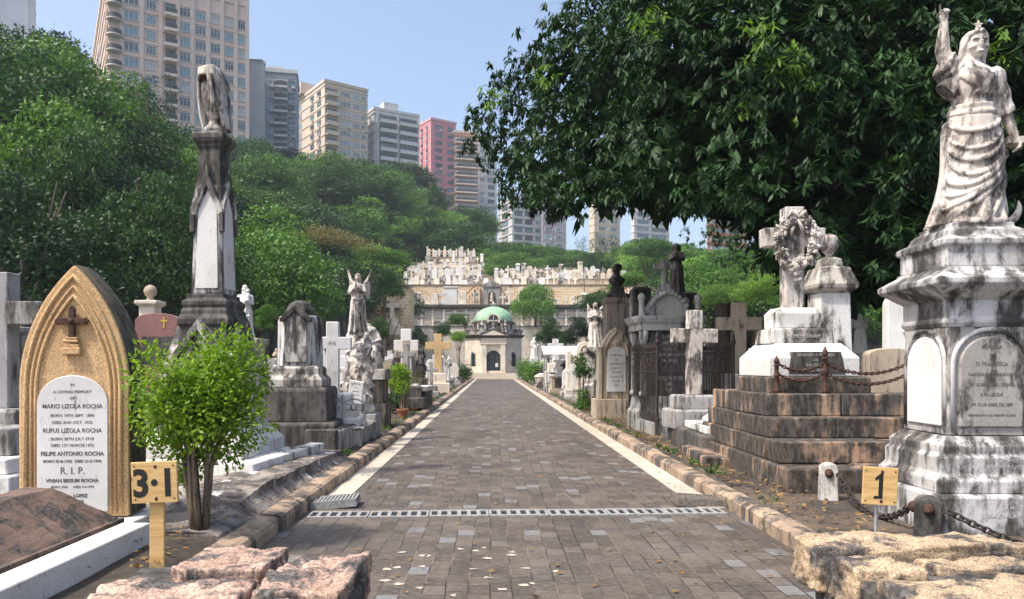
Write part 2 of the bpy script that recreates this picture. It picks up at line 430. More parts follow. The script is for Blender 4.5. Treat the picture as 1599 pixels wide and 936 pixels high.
# ------------------------------------------------------------------ figures in stone
def remesh(o, voxel, smooth_it=2):
    md = o.modifiers.new('r', 'REMESH'); md.mode = 'VOXEL'; md.voxel_size = voxel; md.use_smooth_shade = True
    if smooth_it:
        s = o.modifiers.new('s', 'SMOOTH'); s.iterations = smooth_it; s.factor = .5
    dg = bpy.context.evaluated_depsgraph_get()
    me = bpy.data.meshes.new_from_object(o.evaluated_get(dg))
    o.modifiers.clear(); old = o.data; o.data = me; bpy.data.meshes.remove(old)
    return o
PROF = [(0, .165, .15), (.03, .158, .145), (.15, .140, .125), (.3, .128, .112), (.45, .122, .104), (.54, .116, .098), (.60, .098, .083), (.645, .086, .074), (.70, .098, .088), (.745, .104, .090), (.79, .112, .072), (.818, .085, .058), (.838, .045, .045), (.87, .034, .038), (.90, .032, .036)]
def prof(t):
    for a, b in zip(PROF[:-1], PROF[1:]):
        if t <= b[0]:
            k = (t - a[0]) / (b[0] - a[0]); k = k * k * (3 - 2 * k) * .5 + k * .5
            return a[1] + (b[1] - a[1]) * k, a[2] + (b[2] - a[2]) * k
    return PROF[-1][1:]
class Fig:
    """a draped standing figure facing -Y; everything is fused into one surface by a voxel remesh"""
    def __init__(s, H, lean=0.0, width=1.0, fold=.09, seed=0.0, train=0.0):
        s.H, s.lean, s.w, s.fold, s.seed, s.train = H, lean, width, fold, seed, train; s.bm = B(); s.calm = 0
    def S(s, th, t, k=1.0):
        a, b = prof(t); a *= s.w; b *= s.w
        x = a * math.cos(th) * k + s.lean * (t - .4) * .3 - s.train * max(0, .35 - t) ** 1.5
        y = b * math.sin(th) * k
        if t < .55: y -= .02 * math.sin(t * 5) * (1 if math.sin(th) < 0 else .2)
        return Vector((x * s.H, y * s.H, t * s.H))
    def body(s, n=112, m=64):
        rings = []
        for j in range(m + 1):
            t = .9 * j / m; A = s.fold * (1.0 if t < .5 else max(.12, 1 - (t - .5) * 4.5)) * (1 if t < .84 else 0)
            r = []
            for i in range(n):
                th = 2 * math.pi * i / n
                q = .8 * t * math.sin(2 * th + s.seed)
                f = abs(math.sin(5.5 * th + s.seed + q * 2)) ** .7 * .9 + .5 * math.sin(13 * th + s.seed * 2 + 5 * t) + .45 * math.sin(8 * th - 4 * t + s.seed)
                if .55 < t < .8: f = math.sin(9 * th * .5 + 26 * t + 3 * math.cos(th)) * .9
                q = s.calm * max(0, -math.sin(th)) * sstep(.06, .2, t) * (1 - sstep(.58, .64, t))
                r.append(s.S(th, t, 1 + A * (1 - q) * (f - .5)))
            rings.append(r)
        loft(s.bm, rings)
    def swag(s, th0, t0, th1, t1, sag, r=.014, n=22):
        pts = []
        for i in range(n + 1):
            k = i / n; th = th0 + (th1 - th0) * k; t = t0 + (t1 - t0) * k - sag * 4 * k * (1 - k)
            pts.append(s.S(th, max(.01, t), 1.03))
        tube(s.bm, pts, [r * s.H * (.55 + .9 * math.sin(math.pi * min(1, max(0, .08 + .84 * i / n)))) for i in range(n + 1)], 8)
    def head(s, tx=0.0, hair=True, veil=False, z=.935, yaw=0.0, beard=False, k=1.0):
        H = s.H; x = s.lean * .16 * H + tx * H; c = Vector((x, -.008 * H, z * H)); s.hc, s.yaw = c, yaw
        M = Matrix.Rotation(yaw, 3, 'Z')
        H = H * k
        def E(p, r): ell(s.bm, c + M @ (Vector(p) * H), [q * H for q in r], 20, 14, M)
        E((0, -.004, 0), (.043, .052, .062)); E((0, -.022, -.03), (.030, .034, .034)); E((0, -.03, -.053), (.014, .017, .012))
        E((0, -.057, -.008), (.0075, .014, .018)); E((0, -.053, -.036), (.014, .010, .0035)); E((0, -.053, -.043), (.012, .010, .004))
        for q in (-1, 1):
            E((q * .018, -.048, .014), (.017, .010, .005)); E((q * .017, -.047, .004), (.008, .007, .0045)); E((q * .026, -.036, -.018), (.016, .018, .014))
            E((q * .043, 0, -.004), (.006, .012, .017))
        if beard: E((0, -.03, -.065), (.026, .022, .032))
        if hair:
            E((0, .012, .014), (.052, .055, .060)); E((0, .045, -.012), (.034, .028, .036))
            for q in (-1, 1):
                for k in range(5):
                    a = k / 4; tube(s.bm, [c + M @ (Vector((q * .006, -.046 + .03 * a, .058 - .008 * a)) * H), c + M @ (Vector((q * .036, -.030 + .03 * a, .036)) * H), c + M @ (Vector((q * .050, -.006 + .02 * a, -.008)) * H), c + M @ (Vector((q * (.045 + .012 * a), .02 + .012 * a, -.06 - .02 * a)) * H)], .0095 * H, 6)
        if veil:
            rings = []
            for j in range(15):
                u = j / 14; zz = .075 - u * .36; ww = .058 + .07 * u ** .8 + (.012 * math.sin(u * 9)); dd = .058 + .03 * u
                if j == 0: ww, dd = .02, .02
                if j == 1: ww, dd = .045, .045
                rings.append([c + M @ (Vector((ww * math.cos(b) * (1 + .06 * math.sin(7 * b + u * 4)), .026 + dd * math.sin(b) * (1 if math.sin(b) > 0 else .35), zz)) * H) for b in [2 * math.pi * k / 40 for k in range(40)]])
            loft(s.bm, rings)
    def limb(s, pts, rs):
        P = []; Rr = []
        for i in range(len(pts) - 1):
            for k in range(4):
                P.append(Vector(pts[i]).lerp(Vector(pts[i + 1]), k / 4) * s.H); Rr.append((rs[i] + (rs[i + 1] - rs[i]) * k / 4) * s.H)
        P.append(Vector(pts[-1]) * s.H); Rr.append(rs[-1] * s.H)
        tube(s.bm, P, Rr, 12)
        for p, r in zip(pts, rs): ell(s.bm, Vector(p) * s.H, [r * s.H * 1.0] * 3, 12, 8)
    def sleeve(s, a, b, r, drop):
        a, b = Vector(a) * s.H, Vector(b) * s.H; n = 9; rings = []
        for i in range(n + 1):
            k = i / n; c = a.lerp(b, k); rr = r * s.H * (1 + .06 * math.sin(k * 15)); d = drop * s.H * math.sin(k * 2.4)
            ax = (b - a).normalized(); u = ax.cross(Vector((0, 1, 0))).normalized(); v = ax.cross(u)
            rings.append([c + u * math.cos(q) * rr + v * math.sin(q) * rr + Vector((0, 0, -d if (u * math.cos(q) + v * math.sin(q)).z < 0 else 0)) for q in [2 * math.pi * z / 20 for z in range(20)]])
        loft(s.bm, rings)
    def hand(s, w, d, up, r=.011, curl=.5, point=False, side=1):
        """palm, four unequal bent fingers and a thumb from the side; w wrist, d direction, up = back of the hand"""
        H = s.H; w = Vector(w) * H; d = Vector(d).normalized(); up = Vector(up); up = (up - d * up.dot(d)).normalized(); l = d.cross(up) * side
        pc = w + d * .032 * H; rot = Matrix((l, d, up)).transposed()
        ell(s.bm, pc, (.024 * H, .034 * H, .012 * H), 14, 10, rot)
        for k, ln in enumerate((.042, .047, .044, .034)):
            o_ = pc + d * .026 * H + l * (.018 - .012 * k) * H
            cv = 0.02 if (point and k == 0) else curl; L = ln * H; a1 = o_ + (d * math.cos(cv) - up * math.sin(cv)) * L * .45
            a2 = a1 + (d * math.cos(cv * 2.2) - up * math.sin(cv * 2.2)) * L * .32; a3 = a2 + (d * math.cos(cv * 3.2) - up * math.sin(cv * 3.2)) * L * .25
            tube(s.bm, [o_ - d * .008 * H, o_, a1, a2, a3], [.0068 * H, .0068 * H, .0062 * H, .0055 * H, .0042 * H], 8)
        b0 = w + d * .016 * H + l * .018 * H; b1 = b0 + (l * .8 + d * .6 - up * .3) * .022 * H; b2 = b1 + (d * .9 + l * .1 - up * .5) * .02 * H
        tube(s.bm, [b0, b1, b2], [.009 * H, .0075 * H, .005 * H], 8)
    def wing(s, side, root, tip, low, thick=.02):
        """feathered wing: layered blades fanned from a rounded leading edge"""
        H = s.H; root, tip, low = [Vector(p) * H for p in (root, tip, low)]
        lead = [root, root.lerp(tip, .35) + Vector((side * .05 * H, .03 * H, .02 * H)), root.lerp(tip, .75) + Vector((side * .03 * H, .03 * H, .01 * H)), tip]
        tube(s.bm, lead, [.028 * H, .032 * H, .024 * H, .010 * H], 10)
        for k in range(9):
            u = k / 8; a = root.lerp(tip, u) + Vector((side * .03 * H * math.sin(u * 3), .02 * H, 0)); e = low.lerp(tip, u * .96) + Vector((side * .03 * H * (1 - u), .03 * H, 0))
            ax = (e - a); L = ax.length
            if L < .02: continue
            z = ax.normalized(); x = z.cross(Vector((0, 1, 0))).normalized(); y = z.cross(x)
            ell(s.bm, a.lerp(e, .5), (.022 * H, .010 * H, L * .56), 10, 8, Matrix((x, y, z)).transposed())
    def base(s, r, h, n=20):
        ngon(s.bm, [(r * s.H, -h * s.H), (r * s.H, .012 * s.H)], n)
    def done(s, name, mat, parent, voxel, loc=(0, 0, 0), rz=0.0, face=True, it=1):
        o = obj(name, s.bm, mat, parent, loc); o.rotation_euler = (0, 0, rz)
        remesh(o, voxel, it)
        me = o.data
        if face and hasattr(s, 'hc'):
            H = s.H; M = Matrix.Rotation(-s.yaw, 3, 'Z')
            for v in me.vertices:
                p = (M @ (v.co - s.hc)) / H
                if abs(p.x) < .05 and abs(p.z) < .08 and p.y < -.02:
                    k = 0
                    for q in (-1, 1): k += .010 * math.exp(-(((p.x - q * .017) / .010) ** 2 + ((p.z - .007) / .0065) ** 2))
                    k += .006 * math.exp(-((p.x / .017) ** 2 + ((p.z + .0395) / .003) ** 2))
                    v.co += M.inverted() @ Vector((0, k * H, 0))
        me.polygons.foreach_set('use_smooth', [True] * len(me.polygons))
        if not me.materials: me.materials.append(mat)
        return o

def text(body, size, mat, parent, loc, rot=(R(90), 0, 0), align='CENTER', depth=.0015, name='inscription', bold=0.0, sx=1.0):
    cu = bpy.data.curves.new(name, 'FONT'); cu.body = body; cu.size = size; cu.align_x = align; cu.extrude = depth; cu.offset = bold; cu.resolution_u = 3
    tmp = bpy.data.objects.new('tmp', cu); C.objects.link(tmp)
    me = bpy.data.meshes.new_from_object(tmp.evaluated_get(bpy.context.evaluated_depsgraph_get()))
    bpy.data.objects.remove(tmp); bpy.data.curves.remove(cu)
    o = link(name, me, None, parent, loc); me.materials.clear(); me.materials.append(mat)
    o.rotation_euler = rot; o.scale = (sx, 1, 1)
    return o

# ------------------------------------------------------------------ foliage
def leaf_mesh(name, P, D, Nn, L, W, mat, fold=.25):
    n = len(P); D = D / np.linalg.norm(D, axis=1, keepdims=True)
    S = np.cross(D, Nn); S /= np.linalg.norm(S, axis=1, keepdims=True) + 1e-9
    Nn = np.cross(S, D)
    L = np.broadcast_to(L, n)[:, None]; W = np.broadcast_to(W, n)[:, None]
    mid = P + D * L * .48
    V = np.empty((n, 4, 3)); V[:, 0] = P; V[:, 1] = mid + S * W / 2 - Nn * W * fold; V[:, 2] = P + D * L - Nn * L * .12; V[:, 3] = mid - S * W / 2 - Nn * W * fold
    me = bpy.data.meshes.new(name); me.vertices.add(n * 4); me.vertices.foreach_set('co', V.reshape(-1))
    b = np.arange(n)[:, None] * 4
    idx = np.concatenate([b + 0, b + 1, b + 2, b + 0, b + 2, b + 3], 1).reshape(-1)
    me.loops.add(n * 6); me.loops.foreach_set('vertex_index', idx.astype(np.int32))
    me.polygons.add(n * 2); me.polygons.foreach_set('loop_start', (np.arange(n * 2) * 3).astype(np.int32))
    me.update(calc_edges=True); me.validate()
    me.materials.append(mat)
    return me
def runit(n):
    v = RNG.normal(size=(n, 3)); return v / np.linalg.norm(v, axis=1, keepdims=True)
def crown_mesh(name, mat, nclump=42, per=150, leaf=.075, up=.25, flat=.75, cr=(.2, .42), low=-.35, lumps=.28, droop=.12, inner=.3):
    nclump = int(nclump * 1.05); per = int(per * 2.3); leaf *= .70; up += .2
    """unit crown: many lumpy clumps of leaves in and on an uneven ellipsoid, radius 1, height 2*flat"""
    u = runit(nclump * 4); u = u[u[:, 2] > low][:nclump]
    rad = 1 - np.abs(RNG.normal(0, lumps, len(u))) - .18
    rad[RNG.random(len(u)) < inner] *= .6
    Cc = u * rad[:, None] * np.array([1, 1, flat]); rr = RNG.uniform(cr[0], cr[1], len(u))
    Ps, Ds, Ns = [], [], []
    for c, r in zip(Cc, rr):
        k = int(per * (r / cr[1]) ** 2)
        d = runit(k); d[:, 2] = d[:, 2] * .8 + up; d /= np.linalg.norm(d, axis=1, keepdims=True)
        s = RNG.uniform(.72, 1.05, k)[:, None] * r * (1 + .16 * np.sin(d[:, :1] * 9 + c[0] * 40) * np.sin(d[:, 1:2] * 9 + c[1] * 40))
        Ps.append(c + d * s * np.array([1, 1, .5])); Ns.append(d + RNG.normal(0, .45, (k, 3)))
        t = RNG.normal(size=(k, 3)); t[:, 2] = t[:, 2] * .5 - droop * 2; Ds.append(t + d * .5)
    P = np.concatenate(Ps); n = len(P)
    return leaf_mesh(name, P, np.concatenate(Ds), np.concatenate(Ns), leaf * RNG.uniform(.7, 1.3, n), leaf * .62 * RNG.uniform(.7, 1.2, n), mat)
def trunk_mesh(name, h=1.0, r=.05, limbs=5, spread=.45, lean=.05, seed=0):
    rnd = random.Random(seed); bm = B()
    p = [Vector((lean * math.sin(k * 1.1) + rnd.uniform(-.02, .02), rnd.uniform(-.02, .02), h * k / 5)) for k in range(6)]; p[0].xy = (0, 0)
    tube(bm, p, [r * (1.35 if k == 0 else 1 - .12 * k) for k in range(6)], 9)
    for k in range(limbs):
        a = 2 * math.pi * (k + rnd.random() * .6) / limbs; s = p[rnd.choice((2, 3, 4))]; sp = spread * rnd.uniform(.7, 1.2)
        e = s + Vector((math.cos(a) * sp, math.sin(a) * sp, h * rnd.uniform(.25, .5)))
        m = s.lerp(e, .5) + Vector((0, 0, -.03))
        tube(bm, [s, m, e], [r * .5, r * .36, r * .16], 6)
    bmesh.ops.recalc_face_normals(bm, faces=bm.faces)
    me = bpy.data.meshes.new(name); bm.to_mesh(me); bm.free(); me.materials.append(BARK)
    me.polygons.foreach_set('use_smooth', [True] * len(me.polygons))
    return me
CROWN = {
 'dark': [crown_mesh('crown', LEAF_DK, 46, 190, .075, flat=.8) for _ in range(3)],
 'mid': [crown_mesh('crown', LEAF_MD, 40, 200, .075, flat=.72) for _ in range(2)],
 'light': [crown_mesh('crown', LEAF_LT, 38, 190, .07, flat=.62, low=-.1) for _ in range(2)],
 'olive': [crown_mesh('crown', LEAF_OL, 36, 110, .06, flat=.45, low=-.1, lumps=.3)],
 'sparse': [crown_mesh('crown', LEAF_DK, 22, 46, .055, flat=.8, lumps=.35, cr=(.14, .24))],
 'dome': [crown_mesh('crown', LEAF_MD, 60, 150, .055, flat=.55, low=.0, lumps=.07, cr=(.16, .26), inner=.15)],
 'conifer': [crown_mesh('crown', LEAF_DK, 46, 150, .09, flat=1.0, low=-.8, lumps=.2, cr=(.2, .34))],
}
TRUNK = [trunk_mesh('trunk', 1.0, .045, 5, .4, .06, s) for s in range(3)]
TREE_T, TREE_C = {}, {}
def tree(kind, x, y, z, H, rad, label, group=None, trunk_frac=.45, tr=1.0, cat='tree', name=None, flat=None, bottom=None):
    """H total height, rad crown radius; the crown fills the part above trunk_frac"""
    t = thing(name or 'tree', label, cat, (x, y, z), random.uniform(0, 6.28), group)
    c = link('crown', random.choice(CROWN[kind]), None, t)
    hz = H * (1 - trunk_frac) / 2
    fl = {'dark': .8, 'mid': .72, 'light': .62, 'olive': .45, 'sparse': .8, 'dome': .55, 'conifer': 1.0}[kind]
    c.location = (0, 0, H - hz); c.scale = (rad * random.uniform(.82, 1.22), rad * random.uniform(.82, 1.22), hz / fl); c.rotation_euler = (random.uniform(-.14, .14), random.uniform(-.14, .14), 0)
    if kind == 'dome': c.location = (0, 0, H * trunk_frac); c.scale = (rad, rad, H * (1 - trunk_frac) / fl * .95)
    k = link('trunk', random.choice(TRUNK), None, t)
    k.scale = (rad * tr, rad * tr, H * .72)
    return t
# ------------------------------------------------------------------ the tall blocks on the ridge
GLASSB = None
def glass_mat():
    m, nt, p = nodes('window_glass')
    oi = N(nt, 'ShaderNodeObjectInfo')
    r = N(nt, 'ShaderNodeValToRGB'); cr = r.color_ramp; cr.interpolation = 'CONSTANT'
    cr.elements[0].color = (.10, .14, .17, 1); cr.elements[1].position = .35; cr.elements[1].color = (.16, .27, .33, 1)  # lighter bluish tones paint the sky's reflection into the pane colour
    for q, c in ((.6, (.05, .07, .09)), (.72, (.20, .33, .38)), (.86, (.42, .43, .42))):
        e = cr.elements.new(q); e.color = rgba(c)
    nt.links.new(oi.outputs['Random'], r.inputs[0]); nt.links.new(r.outputs[0], p.inputs['Base Color'])
    p.inputs['Roughness'].default_value = .12; return m
GLASSB = glass_mat()
def wallpaint(name, c, k=.1):
    return stone(name, c, [x * .88 for x in c], [x * .35 for x in c], k, .7, soft=.1, speck=.03, scale=.18, bmp=.05)
FRAME_W = plain('white_window_frame', (.62, .61, .58), .5, 0, .1); FRAME_D = plain('dark_window_frame', (.10, .10, .10), .5, 0, .1)
RAILM = plain('dark_balcony_rail', (.06, .06, .065), .5, .3, .1); ACM = plain('air_conditioner_casing', (.55, .54, .5), .6, 0, .3)
def win_meshes(mat, nm, mull):
    bm = B(); f = .07
    box(bm, -.5, -.5 + f, -.10, .0, 0, 1); box(bm, .5 - f, .5, -.10, .0, 0, 1); box(bm, -.4999 + f, .4999 - f, -.10, .0, 0, .06); box(bm, -.4999 + f, .4999 - f, -.10, .0, .94, 1)
    for k in range(mull):
        x = -.5 + (k + 1) / (mull + 1); box(bm, x - .018, x + .018, -.08, .0, .0601, .9399)
    box(bm, -.4999 + f, .4999 - f, -.085, 0, .68, .71)
    o = obj('w', bm, mat); me1 = o.data; bpy.data.objects.remove(o)
    bm = B(); box(bm, -.42, .42, -.03, -.005, .065, .935); o = obj('p', bm, GLASSB); me2 = o.data; bpy.data.objects.remove(o)
    me1.name = nm; me2.name = 'pane'
    return me1, me2
WIN = {'w': win_meshes(FRAME_W, 'window', 2), 'd': win_meshes(FRAME_D, 'window', 2), 's': win_meshes(FRAME_W, 'window', 5)}
bm = B(); box(bm, -.42, .42, -.62, -.0, 0, .5); box(bm, -.36, .2, -.63, -.62, .06, .44); o = obj('ac', bm, ACM, bev=.02, seg=1); ACME = o.data; bpy.data.objects.remove(o)
def building(name, label, pxl, pxc, pxr, top, base, Y, ang, wall, floor_h, main, left, winh=.52, pil=(), lpil=(), band=.18, bandmat=None, bal=(), wtype='w', ac=0, roof=(), deep=13, drop=14, wintop=None, maxrows=14):
    a = R(ang); c, s = math.cos(a), math.sin(a); Xc = WX(pxc, Y)
    k = (pxr - CX) / F; tr = (k * Y - Xc) / (c - k * s)
    kl = (pxl - CX) / F; tl = (kl * Y - Xc) / (-s - kl * c) if pxl != pxc else deep
    zt = WZ(top, Y); zb = WZ(base, Y) - drop; H = zt - zb
    t = thing(name, label, 'building', (Xc, Y, zb), a)
    bm = B(); box(bm, 0, tr, 0, tl, 0, H)
    nf = int(H / floor_h)
    for i in range(nf):
        z = H - 1.0 - i * floor_h
        if band: box(bm, -band, tr + band, -band, tl + band, z - .22, z)
    for f in pil: box(bm, f * tr - .35, f * tr + .35, -band - .12, .0, 0, H - .3)
    for f in lpil: box(bm, -band - .12, 0, f * tl - .3, f * tl + .3, 0, H - .3)
    obj('wall', bm, wall, t)
    bm = B(); box(bm, -.25, tr + .25, -.25, tl + .25, H + .002, H + .9); box(bm, .3, tr - .3, .3, tl - .3, H + .9, H + .95)
    for (fx, fy, w_, d_, h_) in roof: box(bm, fx * tr - w_ / 2, fx * tr + w_ / 2, fy * tl - d_ / 2, fy * tl + d_ / 2, H + .95, H + .95 + h_)
    obj('parapet', bm, bandmat or wall, t)
    wm = floor_h * winh; rows = 0
    for i in range(nf):
        z0 = H - 1.0 - (i + 1) * floor_h + .75
        if zb + z0 > WZ(wintop if wintop is not None else -12, Y): continue
        if zb + z0 < WZ(base, Y) - 2 or rows >= maxrows: continue
        rows += 1
        for f, wd, ty in main:
            o = link('window', WIN[ty][0], None, t, (f * tr, -.004, z0)); o.scale = (wd * tr, 1.6, wm)
            link('pane', WIN[ty][1], None, o)
            if ac and random.random() < ac: link('air_conditioner', ACME, None, t, (f * tr + wd * tr * .3, -.02, z0 - .62))
        for f, wd, ty in left:
            o = link('window', WIN[ty][0], None, t, (-.004, f * tl, z0)); o.scale = (wd * tl, 1.6, wm); o.rotation_euler = (0, 0, R(-90))
            link('pane', WIN[ty][1], None, o)
            if ac and random.random() < ac * 1.4: link('air_conditioner', ACME, None, t, (-.02, f * tl - wd * tl * .2, z0 - .62)).rotation_euler = (0, 0, R(-90))
        for f, wd, round_ in bal:
            bm = B()
            if round_:
                ngon(bm, [(wd * tr / 2, -.25), (wd * tr / 2 + .12, -.2), (wd * tr / 2 + .12, 0)], 20)
                q = obj('balcony', bm, bandmat or wall, t, (f * tr, -.2, z0 - .55)); bm = B()
                ngon(bm, [(wd * tr / 2, 0), (wd * tr / 2, .95)], 20); obj('railing', bm, RAILM, q)
            else:
                box(bm, -wd * tr / 2, wd * tr / 2, -1.25, -.05, -.25, .0)
                box(bm, -wd * tr / 2, wd * tr / 2, -1.25, -1.15, .0, .95 if wtype != 'w' else .3)
                q = obj('balcony', bm, bandmat or wall, t, (f * tr, -.2, z0 - .55)); bm = B()
                box(bm, -wd * tr / 2 + .05, wd * tr / 2 - .05, -1.22, -1.18, .302 if wtype == 'w' else .952, 1.15); obj('railing', bm, RAILM, q)
    return t
TW = wallpaint('beige_tower_wall', (.68, .54, .46), .05); TWB = wallpaint('cream_tower_band', (.74, .64, .56), .05)
building('apartment_tower', 'tall beige and pink apartment tower with round corner balconies above the trees', 128, 170, 387, -75, 215, 144, 31, TW, 3.05,
         [(.15, .11, 'w'), (.285, .075, 'w'), (.42, .07, 'd'), (.525, .085, 'w'), (.64, .085, 'w'), (.75, .08, 'w'), (.855, .07, 'w'), (.95, .065, 'w')],
         [(.3, .18, 'w'), (.7, .18, 'w')], winh=.62, pil=(.08, .22, .35, .475, .58, .695, .80, .905, .995), lpil=(.05, .5, .95), band=.2, bandmat=TWB, bal=((.035, .10, True), (.42, .09, False)), drop=20, maxrows=10)
GRB = wallpaint('blue_grey_wall', (.33, .35, .41), .12); GRL = wallpaint('pale_grey_wall', (.56, .56, .58), .12)
building('grey_apartment_block', 'pale grey apartment block with small windows beside the beige tower', 384, 386, 414, 103, 215, 175, 8, GRL, 2.95, [(.3, .22, 'w'), (.75, .2, 'w')], [], winh=.45, band=.05, ac=.3, deep=9)
building('blue_grey_apartment_block', 'blue-grey apartment block between grey and cream blocks', 414, 414, 463, 112, 222, 178, 12, GRB, 2.95, [(.16, .16, 'w'), (.5, .34, 'w'), (.84, .2, 'd')], [], winh=.5, band=.06, bal=((.5, .42, False),), ac=.5, roof=((.3, .5, 4, 3, 2.2),), bandmat=GRL, deep=12)
CRM = wallpaint('cream_painted_wall', (.60, .50, .39), .12)
building('cream_apartment_block', 'cream apartment block with balcony corner and strip windows', 463, 507, 574, 128, 250, 225, 36, CRM, 3.0,
         [(.15, .24, 'd'), (.47, .28, 's'), (.73, .18, 's'), (.9, .14, 's')], [(.18, .12, 'd'), (.42, .12, 'd'), (.86, .14, 'w')], winh=.5, band=.16, bal=((.15, .26, False),), ac=.35, roof=((.1, .8, 6, 6, 3.5),), wtype='b')
WHT = wallpaint('white_painted_wall', (.58, .57, .56), .14)
building('white_apartment_block', 'white apartment block with long recessed balconies left of pink block', 574, 584, 654, 171, 262, 240, 30, WHT, 3.05,
         [(.30, .36, 'd'), (.75, .40, 'd')], [(.5, .3, 'w')], winh=.58, pil=(.07, .52, .98), band=.3, bal=((.30, .38, False), (.75, .42, False)), roof=((.4, .5, 5, 4, 2.5),), wtype='b')
PNK = wallpaint('pink_painted_wall', (.56, .24, .26), .12); PNKB = wallpaint('pale_pink_trim', (.62, .34, .34), .1)
building('pink_apartment_block', 'pink painted apartment block with small dark windows', 653, 673, 712, 187, 335, 290, 33, PNK, 3.0,
         [(.3, .26, 'd'), (.78, .24, 'd')], [(.3, .14, 'd'), (.7, .16, 'd')], winh=.5, pil=(.52,), band=.06, bandmat=PNKB, ac=.6, maxrows=14)
ORG = wallpaint('orange_brown_wall', (.50, .30, .19), .1); ORB = wallpaint('buff_balcony', (.60, .48, .38), .1)
building('orange_apartment_block', 'orange-brown apartment block with buff rounded balconies right of pink block', 708, 709, 746, 207, 335, 295, 14, ORG, 3.3, [(.5, .86, 's')], [], winh=.5, band=.35, bandmat=ORB, bal=((.5, .9, False),), deep=10)
building('slim_white_block', 'slim white block glimpsed left of the big dark tree', 744, 745, 776, 215, 360, 310, 20, WHT, 3.0, [(.25, .3, 'w'), (.7, .34, 'd')], [], winh=.55, band=.1, ac=.4, deep=10)
building('white_curved_block', 'white apartment block with dark strip windows below the big tree', 778, 800, 846, 310, 385, 285, 24, WHT, 3.1, [(.2, .26, 'd'), (.55, .26, 'd'), (.86, .2, 'w')], [(.5, .4, 'd')], winh=.58, band=.2, drop=8)
building('mauve_grey_block', 'mauve grey apartment slab under the drooping branches', 846, 847, 884, 285, 385, 280, 20, wallpaint('mauve_grey_wall', (.42, .38, .40), .12), 3.0, [(.25, .3, 'w'), (.7, .32, 'w')], [], winh=.5, band=.08, ac=.5, drop=8, deep=10)
building('pale_yellow_block', 'pale yellow apartment block seen through hanging branches', 920, 928, 968, 300, 385, 300, 24, wallpaint('pale_yellow_wall', (.62, .53, .40), .1), 3.0, [(.3, .3, 'w'), (.75, .3, 'w')], [], winh=.5, band=.15, drop=8, deep=10)
building('far_white_block', 'far white block seen between hanging branches and hill trees', 985, 990, 1045, 315, 385, 330, 22, WHT, 3.1, [(.25, .3, 'd'), (.7, .4, 'd')], [], winh=.5, band=.2, drop=8, deep=10)
building('terracotta_block', 'white block with terracotta balcony bands beside the wreath cross tree gap', 1104, 1105, 1166, 320, 385, 270, 18, wallpaint('terracotta_wall', (.40, .17, .10), .1), 3.2, [(.5, .9, 's')], [], winh=.35, band=.5, bandmat=WHT, drop=8, deep=10)
building('far_blue_white_tower', 'pale blue-white tower at the top left behind the trees', -30, -12, 56, -60, 60, 210, 25, wallpaint('blue_white_wall', (.46, .49, .54), .08), 3.0, [(.2, .2, 'w'), (.5, .22, 'd'), (.8, .2, 'w')], [(.5, .3, 'w')], winh=.5, band=.2, bal=((.8, .26, False),), drop=25)

# ------------------------------------------------------------------ terraces of graves behind the chapel
def wallthing(name, label, x0, x1, y0, y1, z0, z1, mat=MASON, cope=.14, cm=CEM, group=None):
    t = thing(name, label, 'wall', ((x0 + x1) / 2, y0, z0), 0, group); w_, d_ = (x1 - x0) / 2, y1 - y0
    bm = B(); box(bm, -w_, w_, 0, d_, 0, z1 - z0); obj('masonry', bm, mat, t)
    bm = B(); box(bm, -w_ - .05, w_ + .05, -.12, .5, z1 - z0 + .002, z1 - z0 + cope); obj('coping', bm, cm, t, bev=.02, seg=1)
    return t
def tX(px, Y): return WX(px, Y)
wallthing('retaining_wall', 'lowest pale retaining wall behind the domed chapel', -24, 27, 104.5, 108, -1, 7.0, CREAM)
wallthing('retaining_wall', 'orange masonry retaining wall with stairs above the white columbarium', tX(628, 118), tX(1025, 118), 118, 125, 6, 14.3)
wallthing('retaining_wall', 'low grey wall above the stair wall on the grave terraces', tX(622, 124.5), tX(1015, 124.5), 124.5, 129, 11, 16.0, BEIGE)
for k, (Y, z, a, b, nm) in enumerate([(128.5, 17.0, 630, 1010, 'first'), (132.5, 18.2, 632, 990, 'second'), (136.5, 19.4, 640, 900, 'third')]):
    wallthing('terrace_kerb_wall', nm + ' pale step wall among the crowded grave terraces, counted from the chapel', tX(a, Y), tX(b, Y), Y, Y + 4.2, 12, z, BEIGE, group='step walls of the grave terraces')
wallthing('retaining_wall', 'short orange masonry wall near the top of grave terraces', tX(644, 140.7), tX(757, 140.7), 140.7, 146, 12, 21.0)
wallthing('retaining_wall', 'topmost pale wall under the fence of the grave terraces', tX(664, 146), tX(742, 146), 146, 152, 14, 22.8, BEIGE)
wallthing('retaining_wall', 'orange masonry wall glimpsed between trees on the left slope', tX(428, 92), tX(640, 92), 92, 97, 2, 11.3)
wallthing('retaining_wall', 'dark grey lower wall behind white cross left of path', tX(450, 86), tX(545, 86), 86, 90, 0, 8.3, DARK)
# columbarium
t = thing('columbarium', 'long white columbarium building with dark flat roof behind the chapel', 'building', (4, 108.0, 7.0))
bm = B(); x0, x1 = -20, 22; box(bm, x0, x1, 0, 7, 0, 3.0); obj('wall', bm, MARBC, t)
bm = B(); box(bm, x0 - .3, x1 + .3, -.7, 7.2, 3.002, 3.35); box(bm, x0 - .2, x1 + .2, -.45, -.3, 2.75, 3.0); obj('roof', bm, DARK, t)
for k in range(5):
    bm = B(); z = .25 + k * .52; box(bm, x0 + .05, x1 - .05, -.16, -.002, z, z + .17); obj('ledge', bm, GREY if k % 2 == 0 else BEIGE, t)
for k in range(26):
    bm = B(); xx = x0 + .8 + k * 1.62; box(bm, xx - .12, xx + .12, -.2, -.003, 0, 2.74); obj('pilaster', bm, MARBC if k % 2 else CREAM, t)
